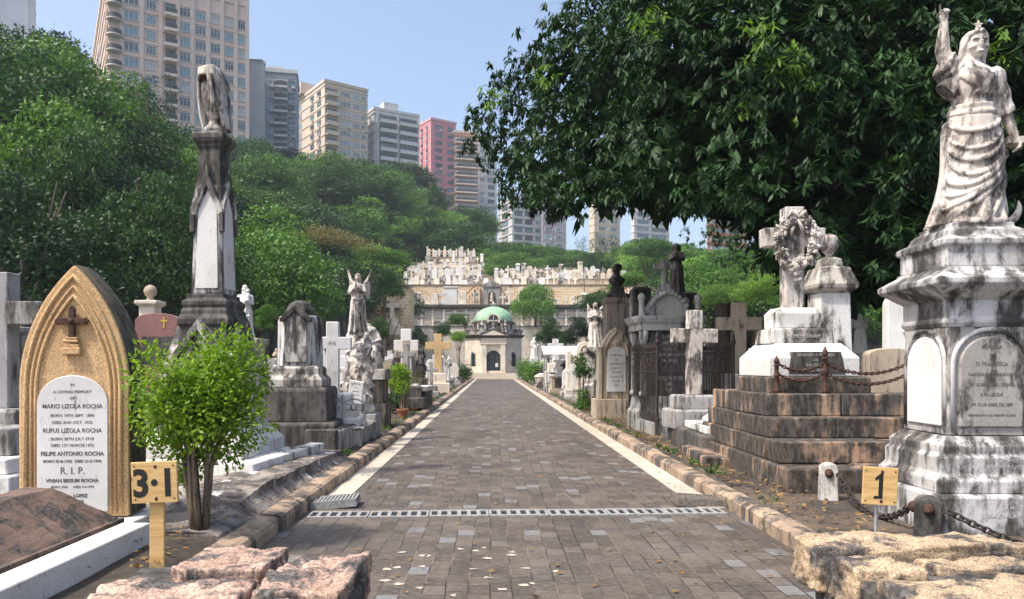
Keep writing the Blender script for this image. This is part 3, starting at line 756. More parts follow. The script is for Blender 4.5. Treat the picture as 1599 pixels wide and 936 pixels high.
# stairs and niche on the masonry wall
t = thing('stone_staircase', 'stone staircase with dark rail climbing the orange masonry wall', 'stairs', (tX(716, 117), 117.2, 10.5))
bm = B(); n = 16
for k in range(n): box(bm, k * .21, (k + 1) * .21 - .002, 0, .79, 0, .22 * (k + 1))
obj('steps', bm, MASON, t)
bm = B(); tube(bm, [(-.2, -.05, .9), (n * .21, -.05, n * .22 + .9)], .06, 6)
for k in range(9): tube(bm, [(k * .42, -.05, k * .44), (k * .42, -.05, k * .44 + .95)], .035, 5)
obj('railing', bm, DARK, t)
t = thing('wall_shrine', 'small pedimented shrine niche in the masonry wall above the dome', 'shrine', (tX(768, 116.8), 116.8, 10.65))
bm = B(); box(bm, -1.3, 1.3, 0, 1.1, 0, 3.3); prism(bm, [(-1.5, 3.3), (1.5, 3.3), (1.3, 3.7), (0, 4.3), (-1.3, 3.7)], -.15, 1.1); obj('surround', bm, GREY, t)
bm = B(); prism(bm, round_top(1.2, 2.6, .6, z0=.7), -.06, -.003); obj('niche', bm, DARK, t)
bm = B(); lathe(bm, [(.28, .8), (.3, 1.0), (.2, 1.5), (.24, 1.8), (.1, 2.0), (.16, 2.15), (.1, 2.35)], 14, (0, -.2)); obj('figure', bm, ORB, t, smooth=True)
t = thing('white_cabinet_tomb', 'white block tomb standing before the masonry wall left of the stairs', 'tomb', (tX(704, 114), 114, 10.6))
bm = B(); box(bm, -.95, .95, 0, 1.2, 0, 2.9); obj('body', bm, MARBC, t, bev=.04); bm = B(); box(bm, -1.1, 1.1, -.1, 1.3, 2.902, 3.1); obj('cap', bm, MARBC, t)

# small headstones of the terraces: two or three parts each, copied
def hs_proto(kind, mat):
    t = bpy.data.objects.new('headstone', None); C.objects.link(t)
    bm = B(); box(bm, -.42, .42, -.3, .3, -.3, .25); obj('plinth', bm, mat, t)
    bm = B()
    if kind == 'round': prism(bm, round_top(.66, 1.25, .3, 8, z0=.252), -.09, .09)
    elif kind == 'flat': prism(bm, [(-.36, .252), (.36, .252), (.36, 1.0), (.2, 1.15), (-.2, 1.15), (-.36, 1.0)], -.1, .1)
    elif kind == 'cross':
        prism(bm, [(x, z + .252) for x, z in cross_pts(1.2, .72, .2, .82)], -.08, .08)
    elif kind == 'tall': sq(bm, [(.3, .252), (.3, 1.5), (.36, 1.55), (.36, 1.65), (.2, 1.8)])
    obj('stone_cross' if kind == 'cross' else 'slab', bm, mat, t, bev=.02, seg=1)
    return t
HP = {}
for kd in ('round', 'flat', 'cross', 'tall'):
    for mn, mt in (('white', MARBC), ('cream', CREAM), ('grey', MARBD)):
        HP[kd, mn] = hs_proto(kd, mt)
DESC = {'round': 'round-topped headstone', 'flat': 'flat-topped headstone', 'cross': 'cross headstone', 'tall': 'tall pillar headstone'}
used = set()
def small_stone(kd, mn, x, y, z, label, group, s=1.0, sz=1.0):
    p = HP[kd, mn]
    o = p if (kd, mn) not in used else copy_tree(p)
    used.add((kd, mn)); o.location = (x, y, z); o.scale = (s, s, s * sz); o.rotation_euler = (0, 0, random.uniform(-.08, .08))
    o['label'] = label; o['category'] = 'cross' if kd == 'cross' else 'gravestone'; o['group'] = group
    return o
ROWS = [(110.5, 10.38, 640, 700, 'on the columbarium roof terrace', 1.5), (112.5, 10.38, 722, 752, 'on the columbarium roof terrace', 1.6), (111, 10.38, 965, 1015, 'on the roof terrace at the right end', 1.7), (109.4, 10.38, 795, 832, 'on the roof terrace right of the dome', 1.6),
        (116.3, 10.38, 640, 698, 'at the foot of the masonry stair wall', 1.2), (116.3, 10.38, 785, 1010, 'at the foot of the masonry stair wall', 1.25), (120.5, 14.3, 640, 760, 'on the terrace above the masonry stair wall', 1.15), (121, 14.3, 778, 900, 'on the terrace above the masonry stair wall', 1.2),
        (126, 16.0, 634, 755, 'in the lowest row of the upper terraces', 1.1), (126.5, 16.0, 775, 985, 'in the lowest row of the upper terraces', 1.15),
        (130, 17.0, 640, 752, 'in the middle row of the upper terraces', 1.1), (131, 17.0, 784, 960, 'in the middle row of the upper terraces', 1.2),
        (134, 18.2, 645, 752, 'in the back row of the upper terraces', 1.1), (138.5, 19.4, 645, 755, 'right below the short orange wall', 1.0),
        (123.2, 14.3, 634, 752, 'at the back of the terrace above the stair wall', 1.1), (127.8, 16.0, 790, 900, 'at the back of the lowest upper row', 1.1), (131.8, 17.0, 650, 748, 'behind the middle row of the upper terraces', 1.0), (143.5, 21.0, 668, 757, 'on the topmost grave terrace', 1.0), (148, 22.8, 670, 740, 'beside the fence on the very top terrace', 1.0),
        (93.5, 11.3, 470, 540, 'on the left slope above the masonry wall', 1.0)]
for Y, z, a, b, where, s0 in ROWS:
    x, x1 = tX(a, Y), tX(b, Y)
    while x < x1:
        kd = random.choices(('round', 'flat', 'cross', 'tall'), (3, 3, 2.4, 1.2))[0]; mn = random.choices(('white', 'cream', 'grey'), (3, 3, 1.3))[0]
        small_stone(kd, mn, x, Y + random.uniform(-.8, .8), z, '%s %s %s' % (mn, DESC[kd], where), '%s %ss %s' % (mn, DESC[kd], where), s0 * random.uniform(.85, 1.2), random.uniform(.9, 1.3))
        x += random.uniform(.72, 1.35) * max(1, s0 * .9)
# fence along the top terrace
t = thing('terrace_fence', 'pale post fence along the top of the grave terraces', 'fence', (tX(704, 147), 146.4, 22.95))
for k in range(9):
    bm = B(); box(bm, -.14, .14, -.14, .14, 0, 1.6 + .5 * (k % 3 == 0)); obj('post', bm, CREAM, t, (-4.6 + k * 1.15, 0, 0))
bm = B(); box(bm, -4.5, 4.5, -.05, .05, .5, .62); box(bm, -4.5, 4.5, -.05, .05, 1.1, 1.22); obj('rail', bm, CREAM, t)

# ------------------------------------------------------------------ domed chapel
t = thing('domed_chapel', 'cream octagonal chapel with green copper dome at the end of the path', 'chapel', (.12, 91.8, .5))
AP = 3.45; RV = AP / math.cos(R(22.5)); rot8 = R(22.5)
bm = B(); ngon(bm, [(RV + .25, -.5), (RV + .25, .35), (RV + .08, .40), (RV + .08, .85), (RV, .9), (RV, 4.35)], 8, rot=rot8); obj('wall', bm, CREAM, t)
bm = B(); ngon(bm, [(RV + .04, 4.352), (RV + .12, 4.4), (RV + .38, 4.62), (RV + .42, 4.72), (RV + .1, 4.76)], 8, rot=rot8); obj('cornice', bm, DARK, t)
bm = B(); ngon(bm, [(RV + .02, 4.762), (RV + .02, 5.25), (RV + .1, 5.3), (RV + .1, 5.42), (RV - .5, 5.42)], 8, rot=rot8); obj('parapet', bm, MARBD, t)
for k in range(8):
    a = rot8 + k * math.pi / 4; bm = B(); sq(bm, [(.2, 5.0), (.2, 5.75), (.27, 5.8), (.27, 5.9), (.12, 6.1), (.1, 6.3), (.02, 6.5)], (RV * .985 * math.cos(a), RV * .985 * math.sin(a))); obj('finial', bm, MARBD, t)
bm = B(); lathe(bm, [(2.62, 5.3), (2.62, 6.1), (2.72, 6.15), (2.72, 6.35), (2.5, 6.4)], 48); obj('drum', bm, DARK, t)
bm = B()
for k in range(16):
    a = 2 * math.pi * k / 16; box(bm, 2.62 * math.cos(a) - .13, 2.62 * math.cos(a) + .13, 2.62 * math.sin(a) - .13, 2.62 * math.sin(a) + .13, 5.42, 6.15)
obj('drum_pier', bm, MARBD, t)
bm = B(); lathe(bm, [(2.45 * math.cos(R(q)), 6.4 + 1.92 * math.sin(R(q))) for q in range(0, 90, 5)] + [(.25, 8.33), (.22, 8.5), (.05, 8.55)], 48); obj('dome', bm, COPPER, t, smooth=True)
# portal
bm = B()
for q in (-1, 1): box(bm, q * 1.12 - .28, q * 1.12 + .28, -AP - .45, -AP + .1, -.5, 3.55)
box(bm, -1.55, 1.55, -AP - .5, -AP + .1, 3.552, 4.3)
prism(bm, [(-.838, 2.05)] + [(-.838 * math.cos(R(a)), 2.05 + .78 * math.sin(R(a))) for a in range(10, 180, 10)] + [(.838, 2.05), (.838, 3.55), (-.838, 3.55)], -AP - .22, -AP + .05)
obj('portal', bm, CREAM, t)
bm = B(); prism(bm, [(-1.95, 4.48), (1.95, 4.48), (1.95, 4.62), (0, 5.42), (-1.95, 4.62)], -AP - .75, -AP + .2); obj('pediment', bm, DARK, t)
bm = B(); prism(bm, [(-1.35, 4.62), (1.35, 4.62), (0, 5.18)], -AP - .78, -AP - .752); obj('tympanum', bm, CREAM, t)
d = B(); prism(d, [(-.83, -.1), (.83, -.1)] + [(.83 * math.cos(R(a)), 2.05 + .75 * math.sin(R(a))) for a in range(0, 181, 10)], -AP - .12, -AP - .06); dd = obj('door', d, GLASSD, t)
bm = B()
for k in range(5): box(bm, -.83 + k * .4 - .012, -.83 + k * .4 + .035, -AP - .15, -AP - .122, -.1, 2.3)
for z in (.05, .75, 1.45, 2.0): box(bm, -.82, .82, -AP - .152, -AP - .121, z, z + .06)
obj('glazing_bar', bm, RAILM, dd)
bm = B(); box(bm, .22, .55, -AP - .16, -AP - .154, .85, 1.3); obj('notice', bm, MARBC, dd)
for q in (-1, 1):
    M = Matrix.Rotation(q * R(45), 4, 'Z')
    bm = B(); prism(bm, round_top(.62, 2.5, .31, z0=.9), -AP - .035, -AP - .003); bm.transform(M); obj('window', bm, GLASSD, t)
    bm = B(); prism(bm, round_top(.9, 2.68, .45, z0=.75), -AP - .02, -AP - .001); bm.transform(M); obj('window_surround', bm, MARBD, t)
bm = B(); prism(bm, round_top(1.55, 7.35, .78, z0=6.2), -2.65, -1.2); lu = obj('dormer', bm, CREAM, t)
bm = B(); prism(bm, round_top(1.15, 7.15, .55, z0=6.55), -2.68, -2.652); obj('lunette', bm, GLASSD, lu)
bm = B(); box(bm, -.04, .04, -2.70, -2.682, 6.56, 7.13); obj('mullion', bm, CREAM, lu)
bm = B(); lathe(bm, [(.3, 8.5), (.34, 8.6), (.18, 8.75), (.1, 8.95)], 16); obj('finial', bm, MARBD, t)
bm = B()
for k in range(6): box(bm, -2.5, 2.9, 81.5 + k * 1.0, 88.3, -.02 + k * .11 + .001 * (k == 0), -.02 + (k + 1) * .11)
o = obj('steps', bm, STRIP); o['kind'] = 'structure'

# ------------------------------------------------------------------ the wooded hill
TL = [(-200, 20), (0, 28), (50, 28), (110, 62), (165, 85), (190, 110), (250, 135), (300, 195), (387, 212), (460, 222), (520, 240), (574, 262), (625, 250), (655, 280), (690, 330), (715, 345), (745, 325), (765, 376), (870, 386), (920, 396), (960, 392), (1000, 372), (1060, 382), (1110, 390), (1170, 390), (1200, 382), (1600, 300)]
def treeline(px):
    for a, b in zip(TL[:-1], TL[1:]):
        if px <= b[0]: return a[1] + (b[1] - a[1]) * (px - a[0]) / (b[0] - a[0])
    return 300
def in_terr(x, y): return (tX(612, y) < x < tX(775, y) and 103 < y < 152) or (tX(770, y) < x < tX(1030, y) and 103 < y < 134)
LAB = {'dark': 'dense dark green tree in the wooded hillside', 'mid': 'mid green bushy tree in the wooded hillside', 'light': 'bright yellow-green tree in the wooded hillside', 'olive': 'olive flat-crowned tree in the wooded hillside', 'sparse': 'sparse twiggy tree in the wooded hillside'}
cnt = 0; HZN = [999.0] * 220
y = 31.0
while y < 270:
    st = max(5.0, 5.4 + (y - 40) * .042)
    x = WX(-140, y)
    while x < WX(1330, y):
        jx, jy = x + random.uniform(-.4, .4) * st, y + random.uniform(-.4, .4) * st
        x += st
        px = CX + F * jx / jy
        if jx > -14.5 and jy < 105 and not (jx > 20 and jy > 62): continue
        if jx > -17 and jy < 42: continue
        if tX(395, jy) < jx < tX(640, jy) and 60 < jy < 92 and random.random() < .75: continue
        if in_terr(jx, jy): continue
        z = ground_z(jx, jy) - .4; line = treeline(px)
        H = random.uniform(8.5, 12.5) * (1.0 if jy > 60 else .95); zmax = WZ(line, jy)
        if px < 300 and jy < 100: H *= 1.15
        if zmax - z < 2.6: continue
        if 370 < px < 740 and jy > 105: H *= 1.35
        Hm = min(H, zmax - z)
        # skip trees wholly hidden behind the nearer slope
        kd = random.choices(('dark', 'mid', 'light', 'sparse'), ((6, 1.0, .08, .4) if jy < 70 else (6, 2.6, .45, .6)) if px < 690 else (2, 4, 2.4, .1))[0]
        rad = st * random.uniform(.66, .88) if jy < 90 else st * random.uniform(.72, .95)
        rad = min(rad, Hm * .72)
        tp = HY - (z + Hm - CH) * F / jy; hw = rad * F / jy; b0, b1 = int((px - hw * .6 + 300) / 10), int((px + hw * .6 + 300) / 10) + 1
        if all(h < tp + 6 for h in HZN[max(0, b0):b1]): continue
        for q in range(max(0, b0), min(219, b1)): HZN[q] = min(HZN[q], tp + .3 * Hm * F / jy)
        tree(kd, jx, jy, z, Hm, rad, LAB[kd] + (' on the left' if px < 700 else ' on the right'), ('dark', 'x')[0] and kd + ' trees covering the hillside ' + ('left' if px < 700 else 'right'), trunk_frac=.06 if jy < 50 else (.12 if jy < 75 else .2))
        cnt += 1
    y += st * .8
print('forest trees', cnt)
# trees one can pick out

def ptree(kind, px, top, bot, half, Y, label, z=None, tf=None, tr=1.0, cat='tree', name=None):
    x = WX(px, Y); z = ground_z(x, Y) if z is None else z
    H = WZ(top, Y) - z; cb = WZ(bot, Y) - z
    tf = max(.02, cb / H) if tf is None else tf
    return tree(kind, x, Y, z - .1, H + .1, half * Y / F, label, None, tf, tr, cat, name)
ptree('mid', 603, 418, 492, 46, 80, 'round green tree left of the masonry terraces')
ptree('light', 598, 383, 430, 44, 88, 'light green tree just above the round tree by the terraces')
ptree('olive', 505, 350, 410, 72, 78, 'olive brown spreading tree with a bent trunk above the left wall', tr=.6)
ptree('mid', 455, 405, 475, 38, 76, 'leafy tree left of the bent trunk tree, over the masonry wall')
ptree('dome', 836, 438, 492, 42, 103, 'umbrella-shaped tree on the terrace right of the dome', z=7, tr=.8)
ptree('dome', 764, 386, 420, 36, 151, 'umbrella-shaped tree at the top left of the right terraces', z=16)
ptree('mid', 818, 380, 425, 40, 153, 'broad green tree behind the top right headstones', z=17)
ptree('mid', 768, 412, 440, 14, 129, 'small bush between the two blocks of upper terrace graves', z=15.5, cat='shrub', name='bush')
ptree('conifer', 857, 487, 560, 21, 62, 'upright dark conifer right of the chapel', z=.1)
ptree('conifer', 903, 487, 556, 26, 66, 'broad juniper beside the upright conifer right of the chapel', z=.1)
ptree('mid', 717, 488, 520, 20, 68, 'small tree left of the chapel, with a lighter lower half', z=.1)
ptree('light', 714, 513, 548, 16, 66, 'pale green lower tree left of the chapel', z=.1)
ptree('dark', 590, 495, 545, 26, 60, 'dark shrub tree behind the crucifix cross', z=.1)
ptree('mid', 416, 474, 535, 22, 27, 'small bright tree right of the white saint statue', z=.1)
ptree('conifer', 686, 268, 400, 17, 165, 'tall dark cypress in front of the pink block', tf=.08)
ptree('sparse', 240, 92, 260, 58, 60, 'sparse bare-branched tree in front of the beige tower', tr=1.4)
for k, (px, top, bot, half, Y, kd) in enumerate([(985, 420, 468, 40, 62, 'light'), (1010, 372, 420, 60, 120, 'mid'), (1085, 398, 440, 48, 100, 'light'), (1120, 440, 500, 56, 58, 'light'), (1195, 425, 492, 50, 52, 'light'), (1060, 445, 500, 48, 66, 'mid'), (940, 450, 500, 42, 75, 'mid'), (1150, 385, 440, 58, 88, 'mid'), (1235, 430, 500, 50, 60, 'mid'), (1320, 425, 520, 55, 46, 'light'), (1405, 430, 520, 50, 44, 'light'), (1385, 478, 520, 20, 30, 'light'), (1590, 330, 420, 40, 24, 'light')]):
    ptree(kd, px, top, bot, half, Y, ['yellow-green tree behind the black bust', 'big green tree high on the hill behind the mourning woman', 'pale tree half way up the hill behind the granite tomb', 'yellow-green tree right behind the tilted cross', 'leafy tree left of the wreath cross', 'green tree behind the iron enclosure', 'green tree left of the black bust', 'green tree on the slope left of the wreath cross top', 'green tree behind the wreath cross shaft', 'shady tree right of the urn pillar', 'shady tree left of the tall pedestal', 'bright leafy sapling above the small white statue', 'bright tree right of the standing woman statue'][k], tr=.8)
for k, (px, top, Y) in enumerate([(912, 352, 118), (936, 345, 121), (958, 350, 124)]):
    x = WX(px, Y); z = ground_z(x, Y); H = WZ(top, Y) - z
    tree('sparse', x, Y, z, H, 1.7, ['tall thin pine left of the black bust', 'tall thin pine just behind the black bust', 'tall thin pine right of the black bust'][k], None, .35, .9)
for k, (kd, px, top, bot, half, Y, z, lb) in enumerate([
    ('dark', 640, 292, 360, 34, 172, None, 'dark tree left of the cypress on the ridge below the white block'), ('mid', 664, 318, 385, 32, 160, None, 'bushy tree below the ridge, left foot of the cypress'), ('dark', 700, 335, 392, 30, 162, None, 'dark tree at the right foot of the cypress'), ('mid', 735, 318, 385, 34, 170, None, 'rounded tree below the orange block'),
    ('dark', 632, 352, 402, 34, 156, None, 'dark tree left above the topmost grave terrace'), ('dark', 690, 366, 398, 40, 158, None, 'dark bushes behind the fence of the topmost terrace'),
    ('conifer', 655, 505, 556, 17, 92, .1, 'dark shrub tree against the pale wall left of the chapel'), ('mid', 690, 500, 540, 15, 96, .1, 'green bush against the pale wall left of the chapel'),
    ('conifer', 938, 500, 560, 24, 80, .1, 'dark conifer at the foot of the pale wall on the right'), ('mid', 972, 488, 552, 30, 84, .1, 'green tree covering the right end of the pale wall'), ('mid', 1010, 495, 556, 34, 78, .1, 'green tree right of the pale wall, behind the granite tomb'), ('conifer', 878, 512, 560, 16, 90, .1, 'small dark conifer between the two junipers and the chapel')]):
    ptree(kd, px, top, bot, half, Y, lb, z=z, tr=.7)
# ------------------------------------------------------------------ left foreground
# yellow pointed-arch gravestone with its marble-edged plot
t = thing('pointed_arch_gravestone', 'yellow granite pointed-arch gravestone with black metal cross and white marble plaque', 'gravestone', (-3.635, 6.42, .28), R(3))
bm = B(); prism(bm, ogive(.93, 2.19, 1.12, 14), 0, .34); slab = obj('slab', bm, YEL, t, bev=.02)
o = slab
dkm = stone('mossy_yellow_plaster', (.20, .145, .08), (.13, .10, .06), (.03, .026, .02), .5, .3, speck=.4)
bm = B()
for pts in ([ogive(.93 + .012, 2.19 + .006, 1.12, 14, z0=.01)],):
    op = pts[0]; ip = ogive(.90, 2.165, 1.12, 14, z0=.01)
    loft(bm, [[(x, .03, z) for x, z in op], [(x, .352, z) for x, z in op]], cap=False)
    vo = [bm.verts.new((x, .352, z)) for x, z in op]; vi = [bm.verts.new((x, .352, z)) for x, z in ip]
    for i in range(len(vo)): bm.faces.new((vo[i], vo[(i + 1) % len(vo)], vi[(i + 1) % len(vi)], vi[i]))
obj('edge', bm, dkm, t)
for wd, hh, sp, r in ((.80, 2.09, 1.10, .020), (.71, 2.0, 1.08, .014), (.63, 1.92, 1.06, .018)):
    bm = B(); p = ogive(wd, hh, sp, 16, z0=.02); tube(bm, [(x, -.002, z) for x, z in p[1:] + p[:1]], r, 8); obj('moulding', bm, YEL, slab, smooth=True)
bm = B(); prism(bm, round_top(.60, 1.23, .25, 18, z0=.05), -.022, -.003); pl = obj('plaque', bm, stone('plaque_marble', (.68, .67, .66), (.60, .59, .58), (.05, .045, .045), .20, .4, speck=.05, bmp=.15, scale=1.6), t, bev=.006, seg=1)
for z, sz, tx, bo in ((1.135, .036, 'IN', 0), (1.075, .036, 'A LOVING MEMORY', 0), (1.02, .036, 'OF', 0), (.945, .052, 'MARIO LIZOLA ROCHA', .0006), (.87, .036, 'BORN 14TH SEPT. 1890', 0), (.81, .036, 'DIED 2ND OCT. 1935', 0), (.735, .052, 'RUFUS LIZOLA ROCHA', .0006), (.668, .036, 'BORN 28TH JULY 1918', 0), (.612, .036, 'DIED 1ST MARCH 1972', 0), (.535, .050, 'FELIPE ANTONIO ROCHA', .0012), (.475, .034, 'BORN 23-8-1955  DIED 21-5-1976', .0006), (.375, .088, 'R. I. P.', 0), (.305, .042, 'VIVIAN BEGUM ROCHA', .0012), (.255, .028, 'BORN 1953      DIED 9-9-1999', 0), (.175, .040, '            LOPEZ', .001), (.13, .028, '                 2008', 0)):
    text(tx, sz, INK, pl, (0, -.0225, z), bold=bo, sx=.92 if sz > .045 else 1.0)
bm = B()
prism(bm, [(x, z + 1.56) for x, z in cross_pts(.24, .23, .05, .14)], -.045, -.012)
for cx_, cz in ((0, 1.80), (-.115, 1.70), (.115, 1.70)):
    for k in range(3):
        a = math.pi / 2 + (0 if cx_ == 0 else (math.pi / 2 if cx_ < 0 else -math.pi / 2)) + (k - 1) * 1.5
        ell(bm, Vector((cx_ + .016 * math.cos(a), -.03, cz + .016 * math.sin(a))), (.017, .014, .017), 10, 8)
ell(bm, Vector((0, -.045, 1.70)), (.026, .02, .026), 10, 8)
obj('metal_cross', bm, RUST, t, bev=.004, seg=1)
bm = B(); box(bm, -.075, .075, -.05, -.002, 1.41, 1.47); box(bm, -.062, .062, -.04, -.002, 1.471, 1.50); tube(bm, [(-.075, -.03, 1.525), (.055, -.03, 1.525)], .018, 8); box(bm, -.05, .05, -.045, -.002, 1.54, 1.56); obj('relief', bm, YEL, t, bev=.008, seg=1)
t = thing('marble_grave_edging', 'white veined marble edging round the brown ledger stone', 'grave edging', (-3.6, 6.30, 0), R(-.4))
bm = B(); box(bm, .55, .78, -3.4, -.20, 0, .30); obj('side_rail', bm, MARBC, t, bev=.008, seg=1)
bm = B(); box(bm, -.9, -.55, -3.4, -.02, 0, .28); obj('side_rail', bm, MARBC, t, bev=.008, seg=1)
bm = B(); box(bm, -.62, .55, -.015, .55, 0, .27); obj('headstone_bed', bm, MARBC, t, bev=.008, seg=1)
t = thing('ledger_stone', 'hip-shaped brown granite ledger stone lying before the yellow gravestone', 'ledger stone', (-3.62, 6.22, .02), R(-.4))
bm = B(); box(bm, -.545, .54, -2.9, -.03, 0, .30); obj('bed', bm, LEDG, t)
bm = B(); vv = [(-.52, -2.85, .302), (.50, -2.85, .302), (.50, -.06, .302), (-.52, -.06, .302), (-.2, -2.4, .58), (-.02, -2.4, .58), (.10, -.30, .60), (-.10, -.30, .60)]
V = [bm.verts.new(p) for p in vv]
for f in ((0, 1, 5, 4), (1, 2, 6, 5), (2, 3, 7, 6), (3, 0, 4, 7), (4, 5, 6, 7), (3, 2, 1, 0)): bm.faces.new([V[i] for i in f])
bmesh.ops.subdivide_edges(bm, edges=bm.edges, cuts=14, use_grid_fill=True)
for v in bm.verts: v.co += noise.noise_vector(v.co * 5) * .014 + noise.noise_vector(v.co * 16) * .006
obj('hipped_slab', bm, LEDG, t)

# signs
def sign(name, label, x, y, z0, zb, bw, bh, txt, size, rz, post, pr, board_z, tilt=0.0, off=0.0):
    t = thing(name, label, 'sign', (x, y, z0), rz)
    if post == 'wood':
        bm = B(); box(bm, -.052, .052, 0, .03, -.25, board_z + .08); obj('stake', bm, WOOD, t, bev=.003, seg=1)
    else:
        bm = B(); tube(bm, [(0, .02, -.25), (0, .02, board_z + bh * .8)], .013, 10); obj('post', bm, STEEL, t)
    bm = B(); box(bm, -bw / 2 + off, bw / 2 + off, -.028, -.003, 0, bh); b = obj('board', bm, WOOD, t, bev=.003, seg=1); b.location = (0, 0, board_z); b.rotation_euler = (0, tilt, 0)
    if txt == '1':
        nb = B(); g = lambda q: [(x * size + off, z * size + bh * .5) for x, z in q]
        prism(nb, g([(-.045, -.34), (.065, -.34), (.065, .36), (-.01, .36), (-.15, .22), (-.12, .15), (-.045, .21)]), -.0297, -.0282); prism(nb, g([(-.17, -.36), (.06, -.345), (.06, -.29), (-.15, -.27)]), -.0295, -.0281); obj('number', nb, PAINT, b)
    else: text(txt, size, PAINT, b, (off, -.0285, bh * .5 - size * .35), bold=.009, name='number', sx=.92)
    bm = B()
    for dx in (-bw * .42, bw * .42):
        for dz in (.1, .9): ell(bm, Vector((dx + off, -.029, bh * dz)), (.006, .004, .006), 8, 6)
    for dz in (.1, .88): ell(bm, Vector((off + .01, -.029, bh * dz)), (.012, .004, .014), 8, 6)
    obj('nail', bm, RUST, b)
sign('number_sign', 'wooden board on a stake painted with black number 3-1', -2.42, 5.33, .12, 0, .325, .295, '3·1', .27, R(2), 'wood', 0, .49, R(-2.2))
sign('number_sign', 'yellow board on a thin metal post painted with black number 1', 2.92, 5.62, .08, 0, .245, .285, '1', .27, R(-9), 'metal', 0, .46, R(2.5), .01)

# stone ledge bank beside the kerb
t = thing('cement_ledge', 'rough cement ledge with whitewash along the left kerb below the white plot', 'ledge', (0, 0, 0))
bm = B(); rings = []
for k in range(46):
    u = k / 45; y = 6.35 + u * 5.0; xr = -2.50 + .2 * u; z = (.05 + .19 * sstep(0, .36, u)) - .06 * u
    zt = .12 + z
    rings.append([(xr + .24, y, .0), (xr + .15, y, .13), (xr + .05 - .05 * sstep(.1, .4, u), y, .13 + z * .55), (xr, y, zt), (xr - .22, y, zt + .012), (xr - .6, y, zt + .01), (xr - 1.3, y, .12 + z * .5), (xr - 1.8, y, .02)])
loft(bm, [[Vector(p) for p in r] for r in rings], cap=True)
bmesh.ops.subdivide_edges(bm, edges=[e for e in bm.edges if abs(e.verts[0].co.y - e.verts[1].co.y) < .001], cuts=4)
for v in bm.verts:
    if v.co.z > .01: v.co += noise.noise_vector(v.co * 3.2) * .022 + noise.noise_vector(v.co * 9) * .02
ledm = stone('whitewashed_cement', (.30, .26, .23), (.21, .175, .15), (.045, .038, .034), .46, .1, scale=1.4, speck=.3, bmp=1.0)
nt = ledm.node_tree; pb = nt.nodes['Principled BSDF']; src = pb.inputs['Base Color'].links[0].from_socket
cc = mixc(nt, smooth(nt, noi(nt, pos(nt), 2.6, 7, .65), .58, .63, 0, .85), src, (.58, .57, .58)); nt.links.new(cc, pb.inputs['Base Color'])
obj('bank', bm, ledm, t, smooth=False)
for k, (y, xx) in enumerate(((8.9, -2.42), (9.55, -2.4), (10.3, -2.36))):
    pass

# foreground wall ends
def wallend(label, core, stones, mat):
    t = thing('rubble_wall_end', label, 'wall', (0, 0, 0))
    bm = B(); rock(bm, *core, cuts=10, amp=.02, seed=3); obj('mortar', bm, DARK, t)
    for k, s in enumerate(stones):
        bm = B(); rock(bm, *s, cuts=30, amp=.03, seed=5 + k * 3.1); obj('coping_stone', bm, mat, t, smooth=True)
wallend('low wall end of pinkish rough granite blocks left of the path entrance', (-2.1, -.72, 2.7, 4.4, -.05, .40),
        [(-1.74, -1.24, 4.02, 4.50, .24, .49), (-1.20, -.74, 3.66, 4.40, .10, .48), (-2.0, -1.24, 3.15, 3.97, .14, .46), (-1.22, -.76, 2.7, 3.62, .1, .46)], ROCKM)
wallend('low wall end of golden rough granite blocks right of the path entrance', (2.0, 4.2, 2.9, 4.70, -.05, .43),
        [(1.94, 3.20, 4.42, 4.80, .22, .52), (1.97, 2.36, 4.02, 4.36, .22, .49), (2.46, 3.3, 4.10, 4.36, .26, .48), (2.02, 3.15, 3.1, 3.93, .1, .48), (3.22, 4.0, 3.5, 4.0, .2, .44)], ROCKY)

# ------------------------------------------------------------------ obelisk with draped urn
t = thing('urn_obelisk', 'tall black-streaked obelisk with gabled base topped by a draped urn', 'monument', (-3.78, 10.05, .12), R(-5)); t.scale = (.89, .89, .96)
bm = B(); sq(bm, [(.92, 0), (.92, .24), (.86, .30)]); sq(bm, [(.80, .302), (.80, .47), (.60, .70)]); obj('plinth', bm, MARB, t, bev=.012, seg=1)
bm = B(); sq(bm, [(.60, .702), (.58, .8), (.56, 1.5), (.60, 1.56)]); die = obj('die', bm, MARBD, t, bev=.01, seg=1)
text('TRAVEL', .045, INK, t, (.35, -.806, .40))
GAB = stone('streaked_gable_marble', (.52, .50, .48), (.42, .39, .36), (.035, .031, .028), .5, .35)
bm = B()
for q in range(4):
    b2 = B(); 
    prism(b2, [(-.60, 1.50), (-.55, 1.44), (0, 2.02), (.55, 1.44), (.60, 1.50), (0, 2.16)], -.64, -.40)
    prism(b2, [(-.47, 1.44), (-.42, 1.40), (0, 1.86), (.42, 1.40), (.47, 1.44), (0, 1.95)], -.60, -.40)
    prism(b2, [(-.55, 1.3), (.55, 1.3), (.55, 1.44), (0, 2.02), (-.55, 1.44)], -.555, -.30)
    b2.transform(Matrix.Rotation(q * math.pi / 2, 4, 'Z'))
    m_ = bpy.data.meshes.new('x'); b2.to_mesh(m_); b2.free(); bm.from_mesh(m_); bpy.data.meshes.remove(m_)
obj('gable', bm, GAB, t)
bm = B(); sq(bm, [(.46, 1.6), (.42, 2.06), (.46, 2.10), (.46, 2.17), (.41, 2.24), (.41, 2.29), (.38, 2.33), (.40, 2.37), (.40, 2.42), (.33, 2.47), (.33, 2.52)]); obj('moulded_base', bm, DARK, t, bev=.012)
OBEL = stone('black_streaked_shaft', (.56, .55, .54), (.42, .40, .38), (.03, .027, .025), .50, .66)
bm = B(); sq(bm, [(.305, 2.522), (.245, 4.05)]); obj('shaft', bm, OBEL, t, bev=.03)
